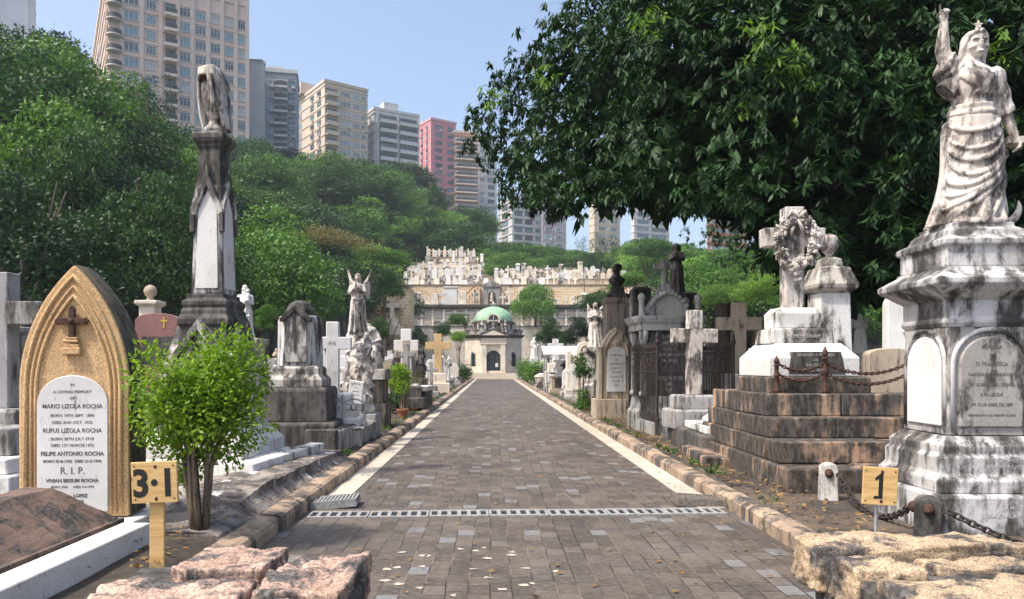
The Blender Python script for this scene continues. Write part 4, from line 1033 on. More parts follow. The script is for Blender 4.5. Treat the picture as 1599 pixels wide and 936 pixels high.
for q in range(4):
    M = Matrix.Rotation(q * math.pi / 2, 4, 'Z')
    bm = B(); loft(bm, [[(x, y + (z - 2.55) * .0393, z) for x, z in [(-.22, 2.6), (.22, 2.6), (.18, 3.70), (0, 3.98), (-.18, 3.70)]] for y in (-.318, -.285)]); bm.transform(M)
    obj('panel', bm, stone('white_shaft_panel', (.62, .61, .60), (.52, .50, .48), (.05, .045, .04), .22, .75) if q == 0 else bpy.data.materials['white_shaft_panel'], t, bev=.006, seg=1)
    bm = B(); prism(bm, [(-.30, 3.62), (-.23, 3.62), (0, 4.03), (.23, 3.62), (.30, 3.62), (.30, 3.70), (0, 4.22), (-.30, 3.70)], -.32, -.2); prism(bm, [(-.05, 4.15), (.05, 4.15), (0, 4.36)], -.31, -.24); bm.transform(M); obj('gablet', bm, GAB, t, bev=.008, seg=1)
    bm = B(); box(bm, .235, .32, -.32, -.235, 3.38, 3.66); bm.transform(M); obj('corbel', bm, DARK, t, bev=.01, seg=1)
bm = B(); sq(bm, [(.235, 3.9), (.205, 4.56), (.23, 4.59), (.23, 4.62), (.27, 4.66), (.29, 4.70), (.29, 4.76), (.20, 4.80), (.17, 4.82)]); obj('upper_shaft', bm, DARK, t, bev=.01)
bm = B(); lathe(bm, [(.16, 4.82), (.16, 4.88), (.10, 4.93), (.085, 4.99), (.12, 5.05), (.19, 5.25), (.22, 5.42), (.21, 5.50), (.12, 5.55), (.15, 5.58), (.15, 5.62), (.06, 5.70), (.03, 5.75)], 32); urn = obj('urn', bm, STAT, t, smooth=True)
bm = B(); rings = []
for j in range(30):
    u = j / 29; r_ = []
    for i in range(72):
        a = 2 * math.pi * i / 72; front = max(0, math.cos(a - R(-115)))
        z = 5.76 - u * (.90 - .72 * min(1, front * 1.5) ** 1.6)
        base = .05 + .20 * min(1, u * 3.2) ** .6 + .035 * u
        f = 1 + (.03 + .13 * u) * (abs(math.sin(3.5 * a + .5 * math.sin(5 * u))) - .5) + .025 * math.sin(8 * a + 3 * u) * u
        r_.append((base * f * math.cos(a), base * f * math.sin(a), z))
    rings.append(r_)
inner = [[(x * .86, y * .86, z - .012) for x, y, z in r_] for r_ in rings]
loft(bm, rings + inner[::-1], cap=False)
for v in bm.verts: pass
obj('drape', bm, MARBD, urn, smooth=True)
bm = B(); tube(bm, [(-.02, -.14, 5.72), (.05, -.26, 5.55), (.06, -.27, 5.35), (.10, -.27, 5.2), (.08, -.24, 5.05)], [.03, .05, .045, .035, .012], 10); tube(bm, [(-.06, -.12, 5.73), (-.0, -.24, 5.6), (.02, -.26, 5.42)], [.03, .035, .012], 10); obj('hanging_fold', bm, STAT, urn, smooth=True)
for c_ in t.children:
    n_ = c_.name.split('.')[0]
    if n_ in ('shaft', 'panel', 'gablet', 'corbel', 'upper_shaft'): c_.scale = (.81, .81, 1)
    elif n_ in ('moulded_base', 'gable'): c_.scale = (.86, .86, 1)
    elif n_ == 'urn': c_.scale = (.86, .86, 1)
t = thing('marble_grave_edging', 'white marble plot edging in front of the urn obelisk', 'grave edging', (-2.82, 8.72, .16), R(-7))
bm = B(); box(bm, -.22, 0, 0, 2.4, 0, .27); obj('side_rail', bm, MARB, t, bev=.01, seg=1)
bm = B(); box(bm, -2.1, -.222, 0, .22, 0, .26); obj('front_rail', bm, MARB, t, bev=.01, seg=1)
bm = B(); box(bm, -2.1, -1.9, .222, 2.4, 0, .26); obj('side_rail', bm, MARB, t, bev=.01, seg=1)

# gothic pillar with dark plinth
t = thing('angular_pillar_tomb', 'angular streaked pillar tomb with inscribed panel on a tall black plinth', 'monument', (-3.46, 13.3, .1), R(3)); t.scale = (.88, .88, .99)
bm = B(); sq(bm, [(.84, 0), (.84, .48), (.80, .52)]); sq(bm, [(.66, .522), (.66, 1.06), (.62, 1.12)]); obj('plinth', bm, DARK, t, bev=.015, seg=1)
bm = B(); sq(bm, [(.54, 1.122), (.54, 1.26), (.46, 1.34), (.46, 1.46), (.40, 1.50)]); obj('base_course', bm, MARBD, t, bev=.012, seg=1)
bm = B(); ngon(bm, [(.47, 1.502), (.45, 2.30), (.41, 2.40)], 6, rot=0); obj('shaft', bm, OBEL, t, bev=.02)
bm = B(); prism(bm, [(-.24, 1.56), (.24, 1.56), (.21, 2.32), (0, 2.50), (-.21, 2.32)], -.445, -.36); p_ = obj('panel', bm, MARBD, t, bev=.01, seg=1)
bm = B(); prism(bm, [(-.31, 2.28), (-.24, 2.28), (0, 2.47), (.24, 2.28), (.31, 2.28), (.31, 2.34), (0, 2.58), (-.31, 2.34)], -.48, -.3); obj('gable', bm, DARK, t, bev=.01, seg=1)
bm = B(); ngon(bm, [(.30, 2.402), (.30, 2.5), (.22, 2.62), (.10, 2.68)], 6); obj('cap', bm, DARK, t, bev=.02)
for k in range(7): text(['EM MEMORIA', 'DE', 'QUERIDO FILHO', 'NASCIDO', 'FALLECIDO', 'DE ABRIL', 'R.I.P.'][k], .042, INK, p_, (0, -.4455, 2.24 - k * .085), sx=.85)

def cross_tomb(name, label, x, y, z, H, W, tk, steps, mat, bmat, rz=0.0, tilt=0.0, group=None, txt=None, d=None, cat='cross'):
    t = thing(name, label, cat, (x, y, z), rz, group)
    zz = 0
    for hw, hh in steps:
        bm = B(); sq(bm, [(hw, zz + .0015), (hw, zz + hh - .03), (hw - .03, zz + hh)], ratio=.85); obj('step', bm, bmat, t, bev=.01, seg=1); zz += hh
    bm = B(); d = d or tk * .8; prism(bm, [(a, b) for a, b in cross_pts(H, W, tk, H * .70)], -d / 2, d / 2); c = obj('stone_cross', bm, mat, t, bev=.012, seg=1); c.location = (0, 0, zz); c.rotation_euler = (0, tilt, 0)
    if txt: text(txt, H * .075, INK, c, (0, -d / 2 - .0005, H * .70 - H * .03))
    return t, c, zz
# white cross on its pedestal, railings, grey base
t, c, zz = cross_tomb('white_cross', 'clean white Latin cross with IHS on a tapering white pedestal', -3.05, 14.15, .45, 1.36, .70, .235, [(.56, .17), (.46, .24), (.36, .20)], MARBC, MARBC, R(4), txt='IHS')
text('IN MEMORIA DE', .05, INK, t, (0, -.33, .50))
t = thing('grey_tomb_base', 'grey rendered block tomb under the white cross', 'tomb', (-2.9, 14.2, .05))
bm = B(); box(bm, -.78, .52, -.75, .9, 0, .38); obj('body', bm, GREY, t, bev=.015, seg=1)
bm = B(); box(bm, -.82, .56, -.80, .94, .382, .42); obj('slab', bm, MARBD, t, bev=.01, seg=1)
t = thing('dark_plot_wall', 'dark stained low plot wall with ribbed end below the white cross', 'plot wall', (-2.62, 12.4, .05), R(-4))
bm = B(); box(bm, -.55, .0, 0, 1.9, 0, .46); obj('body', bm, DARK, t, bev=.02, seg=1)
for k in range(8): bm = B(); box(bm, .001, .03, .1 + k * .23, .24 + k * .23, 0, .44); obj('rib', bm, GREY, t)
t = thing('cast_railing', 'small cast metal railing with urn posts in front of white cross', 'railing', (-2.75, 13.6, .48))
for x in (-.48, 0, .40):
    bm = B(); lathe(bm, [(.05, 0), (.05, .06), (.028, .1), (.022, .35), (.04, .4), (.05, .46), (.03, .52), (.015, .58)], 12, (x, 0)); obj('post', bm, GREY, t, smooth=True)
bm = B()
for x0, x1 in ((-.48, 0), (0, .40)):
    tube(bm, [(x0 + (x1 - x0) * k / 10, 0, .42 + .07 * math.sin(math.pi * k / 10)) for k in range(11)], .018, 6)
    for k in range(1, 4): torus(bm, Matrix.Translation(((x0 + (x1 - x0) * k / 4), 0, .34)) @ Matrix.Rotation(R(90), 4, 'X'), .055, .012)
obj('rail', bm, GREY, t)
# angel on a rocky pillar
t = thing('praying_angel_monument', 'praying angel with raised wings on a carved rocky pillar beside white cross', 'monument', (-2.76, 15.35, .1))
bm = B(); box(bm, -.40, .40, -.4, .4, 0, .5); obj('plinth', bm, GREY, t, bev=.01, seg=1)
bm = B(); rings = []
for j in range(40):
    u = j / 39; z = .5 + u * 1.68; r0 = .33 - .11 * u
    rings.append([((r0 + .03 * noise.noise(Vector((math.cos(a) * 3, math.sin(a) * 3, z * 3)))) * math.cos(a), r0 * .85 * math.sin(a), z) for a in [2 * math.pi * k / 48 for k in range(48)]])
loft(bm, rings)
for v in bm.verts:
    if v.co.z < 2.15: v.co += noise.noise_vector(v.co * 5.5) * .085 + noise.noise_vector(v.co * 13) * .035
rk = obj('rock_pillar', bm, STAT, t, smooth=False)
bm = B(); prism(bm, [(-.17, .75), (.12, .70), (.17, 1.15), (-.12, 1.2)], -.42, -.30); tp = obj('tablet', bm, MARB, rk, bev=.01, seg=1)
for k in range(5): text(['EM MEMORIA', 'DE', 'NASCIDA', 'FALLECIDA', 'SAUDADE'][k], .04, INK, tp, (0, -.4205, 1.1 - k * .075), rot=(R(90), R(5), 0), sx=.8)
f = Fig(1.22, 0, 1.0, .12, 1.0); f.body(90, 54)
f.head(yaw=R(8)); f.swag(-2.9, .60, -.3, .57, .03, .016)
for q in (-1, 1):
    f.limb([(q * .105, .0, .785), (q * .135, -.05, .665), (q * .012, -.145, .735)], [.034, .028, .018]); f.sleeve((q * .11, 0, .79), (q * .13, -.05, .67), .042, .02)
    f.wing(q, (q * .04, .06, .78), (q * .20, .09, 1.08), (q * .13, .13, .52))
    f.hand((q * .012, -.145, .735), (-q * .08, -.25, 1), (q, 0, .1), curl=.06, side=q)
f.done('statue', STAT, t, .0125, (-.03, 0, 2.17), R(-6))
# statue of a saint with child
t = thing('saint_with_child_statue', 'white statue of a robed saint carrying a child, behind the obelisk', 'statue', (-6.62, 19.8, .1))
bm = B(); sq(bm, [(.5, 0), (.5, .5), (.42, .55), (.42, 2.0), (.5, 2.08), (.5, 2.2)]); obj('pedestal', bm, MARBD, t, bev=.02, seg=1)
f = Fig(1.42, 0, 1.08, .10, 2.2); f.body(80, 48); f.head(yaw=R(12), hair=True, beard=True)
f.limb([(-.11, 0, .785), (-.14, -.06, .66), (.02, -.13, .70)], [.04, .034, .02]); f.limb([(.11, 0, .785), (.145, -.05, .655), (.05, -.13, .69)], [.04, .034, .02])
f.hand((.02, -.13, .70), (1, -.2, .1), (0, -1, .1), curl=.5); f.hand((.05, -.13, .67), (-1, -.2, .1), (0, -1, .1), curl=.5, side=-1)
H = f.H; ell(f.bm, Vector((.075, -.09, .78)) * H, (.05 * H, .045 * H, .075 * H)); ell(f.bm, Vector((.07, -.10, .885)) * H, (.036 * H, .038 * H, .042 * H)); tube(f.bm, [Vector((.07, -.1, .73)) * H, Vector((.02, -.16, .68)) * H, Vector((.02, -.15, .60)) * H], [.035 * H, .03 * H, .018 * H], 10)
tube(f.bm, [Vector((.05, -.1, .82)) * H, Vector((-.02, -.12, .83)) * H], [.02 * H, .012 * H], 8)
f.swag(-2.6, .5, -.4, .42, .05, .016); f.done('statue', MARBC, t, .016, (0, 0, 2.21), R(8))
# red granite headstone, finial post
t = thing('red_granite_headstone', 'polished red granite headstone with gold cross, behind the shrub', 'gravestone', (-5.95, 13.2, .1), R(4))
bm = B(); box(bm, -.45, .45, -.2, .25, 0, 1.0); obj('base', bm, GREY, t, bev=.015, seg=1)
bm = B(); prism(bm, round_top(.76, 2.42, .14, 12, z0=1.002), -.1, .1); obj('slab', bm, PINK, t, bev=.012)
bm = B(); prism(bm, [(x + .12, z + 2.15) for x, z in cross_pts(.2, .13, .028, .13)], -.108, -.101); obj('cross_emblem', bm, GOLD, t)
bm = B(); prism(bm, [(-.26, 1.5), (.3, 1.5), (.3, 2.0), (-.26, 2.0)], -.106, -.101); obj('photo_plaque', bm, DARK, t)
t = thing('ball_finial_post', 'pale post with ball finial behind the red granite headstone', 'post', (-7.4, 16, .1))
bm = B(); sq(bm, [(.26, 0), (.26, 1.3), (.17, 1.32), (.17, 2.75), (.24, 2.8), (.24, 2.88)]); obj('shaft', bm, CREAM, t, bev=.015, seg=1)
bm = B(); lathe(bm, [(.10, 2.882), (.07, 2.93), (.06, 2.96), (.12, 3.02), (.14, 3.1), (.10, 3.19), (.02, 3.23)], 20); obj('ball', bm, BEIGE, t, smooth=True)
# far left edge
t, c, zz = cross_tomb('grey_stone_cross', 'large grey stone cross cut by the left edge, behind the yellow gravestone', -6.35, 9.6, .1, 1.75, 1.15, .30, [(.62, .30), (.5, .34), (.4, .30)], GREY, GREY, R(-3))
t = thing('white_ledger_tomb', 'white stepped ledger tomb with inscription at the left edge', 'tomb', (-6.3, 8.2, .08))
bm = B(); box(bm, -.9, .95, 0, 1.0, 0, .28); obj('base', bm, MARB, t, bev=.015, seg=1); bm = B(); box(bm, -.8, .85, .1, 1.0, .282, .46); obj('step', bm, MARBC, t, bev=.015, seg=1)
bm = B(); box(bm, -.7, .72, .35, 1.0, .462, .78); s_ = obj('headblock', bm, GREY, t, bev=.015, seg=1)
for k in range(3): text(['BORN 22 MARCH 1881', 'DIED 4 JUNE 1939', 'REST IN PEACE'][k], .07, INKW, s_, (.1, .349, .68 - k * .09))
t = thing('seated_figure_tomb', 'grey tomb with a small weathered figure at the far left edge', 'tomb', (-9.1, 14.0, .1))
bm = B(); sq(bm, [(.6, 0), (.6, .5), (.42, .55), (.4, 2.05), (.5, 2.1), (.5, 2.2)]); obj('pedestal', bm, GREY, t, bev=.02, seg=1)
f = Fig(.78, 0, 1.2, .09, 4.0); f.body(60, 36); f.head(yaw=R(30)); f.limb([(.11, 0, .78), (.18, -.1, .68), (.08, -.2, .76)], [.04, .035, .02]); f.hand((.08, -.2, .76), (-.6, -.4, .6), (0, -.6, -.5), curl=.5); f.limb([(-.11, 0, .78), (-.15, -.06, .64), (-.04, -.14, .6)], [.04, .035, .02]); f.hand((-.04, -.14, .6), (1, -.2, 0), (0, -1, 0), curl=.5); f.done('figure', DARK, t, .014, (0, 0, 2.21), 0)
def iron_fence(name, label, segs, h, loc, rz=0, base=.12, bmat=GREY, step=.13, fancy=True, z0=0):
    """segs: list of ((x,y),(x,y)) panels; posts at their ends"""
    t = thing(name, label, 'fence', loc, rz); done = set()
    for (a, b) in segs:
        a3, b3 = Vector((a[0], a[1], 0)), Vector((b[0], b[1], 0)); L = (b3 - a3).length; d = (b3 - a3) / L; n = max(2, int(L / step))
        bm = B()
        for z in (base + .08, base + h * .62, base + h * .86): tube(bm, [a3 + Vector((0, 0, z)), b3 + Vector((0, 0, z))], .014, 6)
        for k in range(1, n):
            p = a3 + d * L * k / n; tube(bm, [p + Vector((0, 0, base)), p + Vector((0, 0, base + h * .9))], .011, 6)
            tube(bm, [p + Vector((0, 0, base + h * .9)), p + Vector((0, 0, base + h * .93)), p + Vector((0, 0, base + h))], [.011, .022, .002], 6)
        if fancy:
            m = max(2, int(L / .24)); ax = Matrix.Rotation(math.atan2(d.y, d.x), 4, 'Z') @ Matrix.Rotation(R(90), 4, 'X')
            for k in range(m):
                p = a3 + d * L * (k + .5) / m
                torus(bm, Matrix.Translation(p + Vector((0, 0, base + h * .74))) @ ax, .095, .010, 14, 5)
                for q in (-1, 1): tube(bm, [p + d * q * (.10 * math.cos(w_) * (1 - w_ / 7)) + Vector((0, 0, base + h * .9 + .055 * math.sin(w_) * (1 - w_ / 7) + .02)) for w_ in [z_ * .55 for z_ in range(10)]], .009, 5)
        obj('panel', bm, IRON, t)
        for e in (a, b):
            if e in done: continue
            done.add(e); bm = B(); lathe(bm, [(.045, 0), (.045, base + .1), (.03, base + .12), (.03, base + h * .95), (.05, base + h * .97), (.05, base + h), (.028, base + h + .03), (.035, base + h + .09), (.004, base + h + .22)], 10, e); obj('post', bm, IRON, t)
        bm = B(); w2 = .07; nrm = Vector((-d.y, d.x, 0)) * w2
        vs = [a3 - nrm, b3 - nrm, b3 + nrm, a3 + nrm]; loft(bm, [[v + Vector((0, 0, z)) for v in vs] for z in (-.1, base)]); obj('kerb', bm, bmat, t)
    return t
iron_fence('iron_fence', 'low black iron grave fence at the left edge', [((-1, 0), (.6, 0)), ((.6, 0), (.6, 1.6))], .62, (-7.2, 11.2, .5), 0, .1)

# ------------------------------------------------------------------ right foreground: woman statue on a tall pedestal
PED = stone('black_streaked_white_pedestal', (.57, .56, .56), (.42, .405, .39), (.045, .041, .038), .54, .30, scale=1.1)
PEDG = stone('grey_mottled_marble', (.42, .40, .38), (.33, .31, .29), (.05, .045, .042), .45, .2, scale=2.4)
t = thing('woman_statue_monument', 'tall white pedestal with arched tablet carrying a woman statue with raised arm', 'monument', (4.47, 7.0, .08), R(-1.5))
bm = B(); sq(bm, [(.60, 0), (.60, .36), (.585, .39)]); a_ = obj('plinth', bm, PED, t, bev=.012, seg=1)
bm = B(); sq(bm, [(.545, .392), (.545, .50), (.50, .56), (.50, .70), (.47, .73), (.47, .80), (.415, .85), (.40, .88)]); b_ = obj('base_moulding', bm, PED, t, bev=.012)
bm = B(); sq(bm, [(.375, .882), (.368, 2.0)]); die = obj('die', bm, PEDG, t, bev=.012, seg=1)
for q in range(4):
    M = Matrix.Rotation(q * math.pi / 2, 4, 'Z')
    bm = B(); prism(bm, round_top(.56, 1.78, .27, 16, z0=.96), -.395, -.36); bm.transform(M); obj('arched_tablet', bm, PEDG if q == 0 else MARBC, t, bev=.012, seg=1)
    bm = B(); p = round_top(.66, 1.84, .32, 16, z0=.93); tube(bm, [(x, -.374, z) for x, z in p[1:] + p[:1]], .022, 8); bm.transform(M); obj('arch_moulding', bm, PED, t, smooth=True)
bm = B(); sq(bm, [(.375, 1.86), (.395, 1.9), (.395, 1.93), (.38, 1.95), (.38, 2.10), (.42, 2.13), (.53, 2.22), (.55, 2.24), (.55, 2.29), (.42, 2.38), (.42, 2.40)]); obj('cornice', bm, PED, t, bev=.012)
bm = B(); sq(bm, [(.40, 2.402), (.40, 2.58), (.43, 2.60), (.43, 2.65), (.35, 2.69), (.33, 2.75), (.28, 2.78), (.28, 2.82)]); obj('statue_base', bm, PED, t, bev=.012)
for z, sz, tx in ((1.66, .05, 'MEMORIA'), (1.59, .04, 'DE'), (1.51, .052, 'D. FRANCISCA'), (1.42, .042, 'NASCIDA EM HONGKONG'), (1.33, .042, 'EM 18 DE JUNHO DE 1865'), (1.24, .042, 'E FALLECIDA'), (1.15, .042, 'EM 10 DE ABRIL DE 1889'), (1.06, .028, 'LHE DEDICAM A SUA MEMORIA OS SEUS')):
    text(tx, sz, INK, die, (0, -.3955, z), sx=.82)
for z, tx in ((.665, 'DESTE TUMULO E CHAMADO'), (.61, 'ASSIM APRAZ AO SENHOR')): text(tx, .042, INKW, b_, (.12, -.5005, z), sx=.9)
for z, tx in ((.26, 'A PRECE DO JUSTO'), (.19, 'SERA DEVIDAMENTE GALARDOADA')): text(tx, .05, INKW, a_, (.18, -.6005, z), sx=.9)
f = Fig(1.82, .03, 1.04, .13, .6, train=.10); f.calm = .85; f.body(140, 84)
f.head(.012, yaw=R(2), z=.932, k=1.15)
sh, el, wr = (-.10, -.01, .79), (-.142, -.01, .915), (-.137, -.015, 1.055)
f.limb([sh, el, wr], [.044, .036, .021]); f.hand(wr, (0, 0, 1), (0, 1, .0), curl=1.15, point=True, side=1)
f.sleeve((-.08, 0, .80), (-.135, -.005, .865), .060, .045); f.sleeve((-.075, -.01, .775), (-.13, -.01, .70), .05, .02)
f.limb([(.12, .0, .785), (.165, .01, .61), (.205, -.02, .46)], [.042, .034, .02]); f.hand((.205, -.02, .46), (.3, -.2, -1), (1, 0, .3), curl=.6, side=-1)
f.sleeve((.11, 0, .79), (.17, .01, .58), .052, .02)
rs = random.Random(3); SW = []
for k in range(5): SW.append((-3.3, .625 - k * .013 + rs.uniform(-.004, .004), .25, .64 - k * .009, rs.uniform(.012, .035), rs.uniform(.006, .010)))
SW += [(-3.05, .53, -.1, .60, .10, .010), (-2.95, .45, -.12, .575, .135, .008), (-3.05, .41, -.1, .55, .16, .011), (-2.9, .33, -.15, .52, .175, .009), (-2.95, .24, -.15, .49, .15, .012), (-2.8, .15, -.2, .45, .11, .009), (-2.75, .07, -.2, .40, .06, .012), (-2.3, .03, -.3, .33, .02, .010), (-1.3, .02, -.2, .30, -.01, .012)]
for k in range(5): SW.append((-2.75 + .12 * k, .80, -1.25 + .22 * k, .665, .012, rs.uniform(.005, .008)))
for k in range(4): SW.append((-.35 - .14 * k, .80, -1.75 + .1 * k, .67, .010, rs.uniform(.005, .008)))
for th0, t0, th1, t1, sg, r in SW:
    f.swag(th0, t0, th1, t1, sg, r)
for q in (-.3, .0, .3):
    f.limb([(.03 + q * .16, -.10, .10), (.03 + q * .2, -.125, .0)], [.022, .026])
f.base(.17, .01, 24)
st = f.done('statue', STAT, t, .0085, (.05, 0, 2.83), R(-4))
bm = B(); pts = []
for k in range(10):
    a = math.pi / 2 + k * math.pi / 5; r_ = .045 if k % 2 == 0 else .018; pts.append((r_ * math.cos(a), r_ * math.sin(a)))
prism(bm, pts, -.01, .01); o = obj('star', bm, STAT, st, (.036, -.07, 1.872))
bm = B(); tube(bm, [(.30 + .16 * math.cos(a), .04, .19 + .16 * math.sin(a)) for a in [R(-100 + 12 * k) for k in range(11)]], [.012, .022, .03, .035, .036, .036, .033, .028, .022, .014, .004], 10)
tube(bm, [(.20, .08, .03), (.30, .08, .78)], .028, 10); box(bm, .30, .46, -.08, .12, .76, .82); torus(bm, Matrix.Translation((.33, .08, .70)) @ Matrix.Rotation(R(90), 4, 'X'), .05, .014)
obj('anchor', bm, STAT, st, bev=0)

# bollards with chains
def bollard(label, x, y, z, h, w_, mat, rz):
    t = thing('stone_bollard', label, 'bollard', (x, y, z), rz)
    bm = B(); prism(bm, [(-w_ / 2, -.1), (w_ / 2, -.1), (w_ / 2, h - .07)] + [(w_ / 2 * math.cos(a), h - .07 + .07 * math.sin(a)) for a in [R(15 * k) for k in range(13)]] + [(-w_ / 2, h - .07)], -w_ / 2, w_ / 2); obj('post', bm, mat, t, bev=.03, seg=3)
    for M in (Matrix.Identity(4), Matrix.Rotation(R(-90), 4, 'Z')):
        bm = B(); ell(bm, Vector((0, -w_ / 2 - .005, h - .10)), (.045, .035, .05), 14, 10); tube(bm, [(0, -w_ / 2, h - .1), (0, -w_ / 2 - .06, h - .11)], .014, 8); bm.transform(M); obj('ring_boss', bm, RUST, t, smooth=True)
bollard('white streaked stone bollard near the stepped base', 3.70, 8.15, .12, .40, .20, MARB, R(-20))
bollard('dark mossy stone bollard at the corner of the tall pedestal', 3.72, 6.32, .06, .42, .21, DARK, R(-28))
def chain(label, a, b, sag, link_=.05, r=.010, mat=RUST):
    a, b = Vector(a), Vector(b); L = (b - a).length * (1 + sag * 1.2); n = max(4, int(L / (link_ * 1.35)))
    t = thing('iron_chain', label, 'chain', a)
    bm = B(); pts = [a.lerp(b, k / n) - a + Vector((0, 0, -sag * (b - a).length * 4 * (k / n) * (1 - k / n))) for k in range(n + 1)]
    for k in range(n):
        d = (pts[k + 1] - pts[k]).normalized(); q = d.to_track_quat('X', 'Z').to_matrix().to_4x4()
        torus(bm, Matrix.Translation((pts[k] + pts[k + 1]) / 2) @ q @ Matrix.Rotation(R(90) * (k % 2) + .3, 4, 'X'), link_ * .62, r, 10, 6, sx=1.45)
    obj('links', bm, mat, t, smooth=True)
chain('rusty chain sagging between the white and the dark bollard', (3.74, 8.0, .42), (3.68, 6.47, .38), .17, .042, .010, IRON)
chain('rusty chain dropping from the dark bollard to the right', (3.80, 6.18, .38), (4.55, 5.3, .13), .06, .042, .010, IRON)
chain('rusty chain lying over the soil behind the golden granite blocks', (3.1, 5.0, .30), (4.4, 5.05, .12), .03, .042, .010, IRON)

# ------------------------------------------------------------------ stepped monument with wreathed cross
t = thing('wreath_cross_monument', 'brown stepped monument with a stone cross hung with a carved wreath', 'monument', (4.62, 10.5, .08))
BROWND = stone('blackened_brown_granite', (.42, .28, .185), (.28, .19, .13), (.032, .026, .021), .66, .30)
lv = [(-1.22, 1.4, -1.95, 1.9, -.05, .32), (-1.14, 1.35, -1.55, 1.8, .322, .58), (-1.08, 1.3, -1.05, 1.7, .582, .84), (-1.02, 1.25, -.75, 1.6, .842, 1.13)]
rb = random.Random(4)
for x0, x1, y0, y1, z0, z1 in lv:
    bm = B(); ys = [y0]
    while ys[-1] < y1 - .5: ys.append(ys[-1] + rb.uniform(1.0, 1.7))
    ys.append(y1); ys = ys[:-2] + [y1] if len(ys) > 2 and ys[-1] - ys[-2] < .3 else ys
    for a, b in zip(ys[:-1], ys[1:]):
        if a == y0:
            q = x0
            while q < x1 - .1:
                w_ = min(rb.uniform(.8, 1.5), x1 - q); j = rb.uniform(-.008, .008); box(bm, q, q + w_ - .006, y0 + j, y0 + .5, z0, z1 + j); q += w_
            a = y0 + .503
        if b - a > .05: j = rb.uniform(-.01, .01); box(bm, x0 + j, x0 + .45, a, b - .006, z0, z1 + j * .6)
    box(bm, x0 + .3, x1 - .02, y0 + .3, y1, z0, z1 - .012)
    obj('step', bm, BROWN if z0 > .8 else BROWND, t, bev=.026, seg=3)
bm = B(); sq(bm, [(.70, 1.132), (.70, 1.34), (.66, 1.36)], (-.14, .28), ratio=.95); obj('dado', bm, BROWN, t, bev=.015)
bm = B(); sq(bm, [(.62, 1.362), (.62, 1.62), (.45, 1.82)], (-.2, .27)); sl = obj('sloped_plinth', bm, MARBC, t, bev=.012)
bm = B(); prism(bm, [(-.2 - .36, 1.40), (-.2 + .42, 1.40), (-.2 + .36, 1.70), (-.2 - .32, 1.70)], -.365, -.28); fr = obj('front_tablet', bm, DARK, t, bev=.01)
for k in range(4): text(['SAGRADO A MEMORIA', 'DE', 'SUA ESPOSA', 'E SEUS FILHOS'][k], .055, INKW, fr, (-.19, -.3655, 1.64 - k * .07), sx=.9)
bm = B(); sq(bm, [(.44, 1.822), (.42, 2.02), (.38, 2.04)], (-.24, .27), ratio=.8); mb = obj('middle_block', bm, MARBD, t, bev=.015); text('IN MEMORIAM', .075, INKW, mb, (-.24, -.0835, 1.90))
bm = B(); sq(bm, [(.32, 2.042), (.32, 2.26), (.25, 2.34)], (-.26, .27), ratio=.75); obj('cross_foot', bm, MARB, t, bev=.015)
bm = B(); prism(bm, [(x, z) for x, z in cross_pts(1.46, .88, .27, 1.02)], -.12, .12); cr = obj('stone_cross', bm, STAT, t, (-.26, .27, 2.342), bev=.015)
bm = B(); rw = random.Random(8)
for k in range(150):
    a = rw.uniform(0, 2 * math.pi); rr = .27 + rw.uniform(-.075, .075)
    c_ = Vector((rr * math.cos(a) * .95, -.15 - rw.uniform(0, .075), .93 + rr * math.sin(a) * 1.25))
    if a % .9 < .45:
        for q in range(5):
            b_ = 2 * math.pi * q / 5; ell(bm, c_ + Vector((.026 * math.cos(b_), -.005, .026 * math.sin(b_))), (.024, .013, .024), 7, 5)
        ell(bm, c_ + Vector((0, -.018, 0)), (.014, .012, .014), 6, 5)
    else:
        dd_ = rw.uniform(0, 6.28); ell(bm, c_, (.05, .014, .024), 8, 6, Matrix.Rotation(dd_, 3, 'Y') @ Matrix.Rotation(rw.uniform(-.6, .6), 3, 'Z'))
torus(bm, Matrix.Translation((0, -.15, .93)) @ Matrix.Rotation(R(90), 4, 'X') @ Matrix.Diagonal((.95, 1.25, 1, 1)), .27, .05, 28, 8)
for k in range(14): ell(bm, Vector((rw.uniform(-.06, .06), -.15 - rw.uniform(0, .05), .52 + rw.uniform(-.14, .10))), (.035, .02, .03), 7, 5)
for q in (-1, 1): tube(bm, [(0, -.2, 1.28), (q * .10, -.23, 1.36), (q * .15, -.2, 1.27), (q * .05, -.21, 1.24)], [.02, .035, .03, .015], 8); tube(bm, [(0, -.2, 1.26), (q * .07, -.2, 1.12), (q * .09, -.18, 1.02)], [.02, .03, .01], 8)
obj('wreath', bm, STAT, cr, smooth=True)
# posts and chains round the top step
t0 = (4.62, 10.5, 1.21)
def ipost(label, x, y, z, h=.62):
    t = thing('iron_post', label, 'post', (x, y, z))
    bm = B(); lathe(bm, [(.05, 0), (.05, .05), (.03, .08), (.032, h * .45), (.045, h * .48), (.03, h * .52), (.028, h * .74), (.045, h * .76), (.03, h * .8)], 14); obj('shaft', bm, RUST, t, smooth=True)
    bm = B(); lathe(bm, [(.02, h * .8), (.042, h * .86), (.032, h * .92), (.003, h * 1.04)], 12); obj('spike', bm, RUST, t, smooth=True)
PZ = 1.21; pA, pB, pC = (3.88, 9.15, PZ), (4.12, 9.12, PZ), (5.45, 9.15, PZ)
ipost('rusty spiked post at the front left corner of the wreath cross steps', 3.86, 10.05, PZ, .5); ipost('rusty spiked post in the front middle of the wreath cross steps', 4.46, 9.92, PZ); ipost('rusty spiked post right front on the wreath cross steps', 5.60, 9.92, PZ); ipost('rusty spiked post at the back right of wreath cross steps', 5.15, 10.9, PZ, .55)
ch = 'rusty %s chain of the pair hung %s on the wreath cross steps'
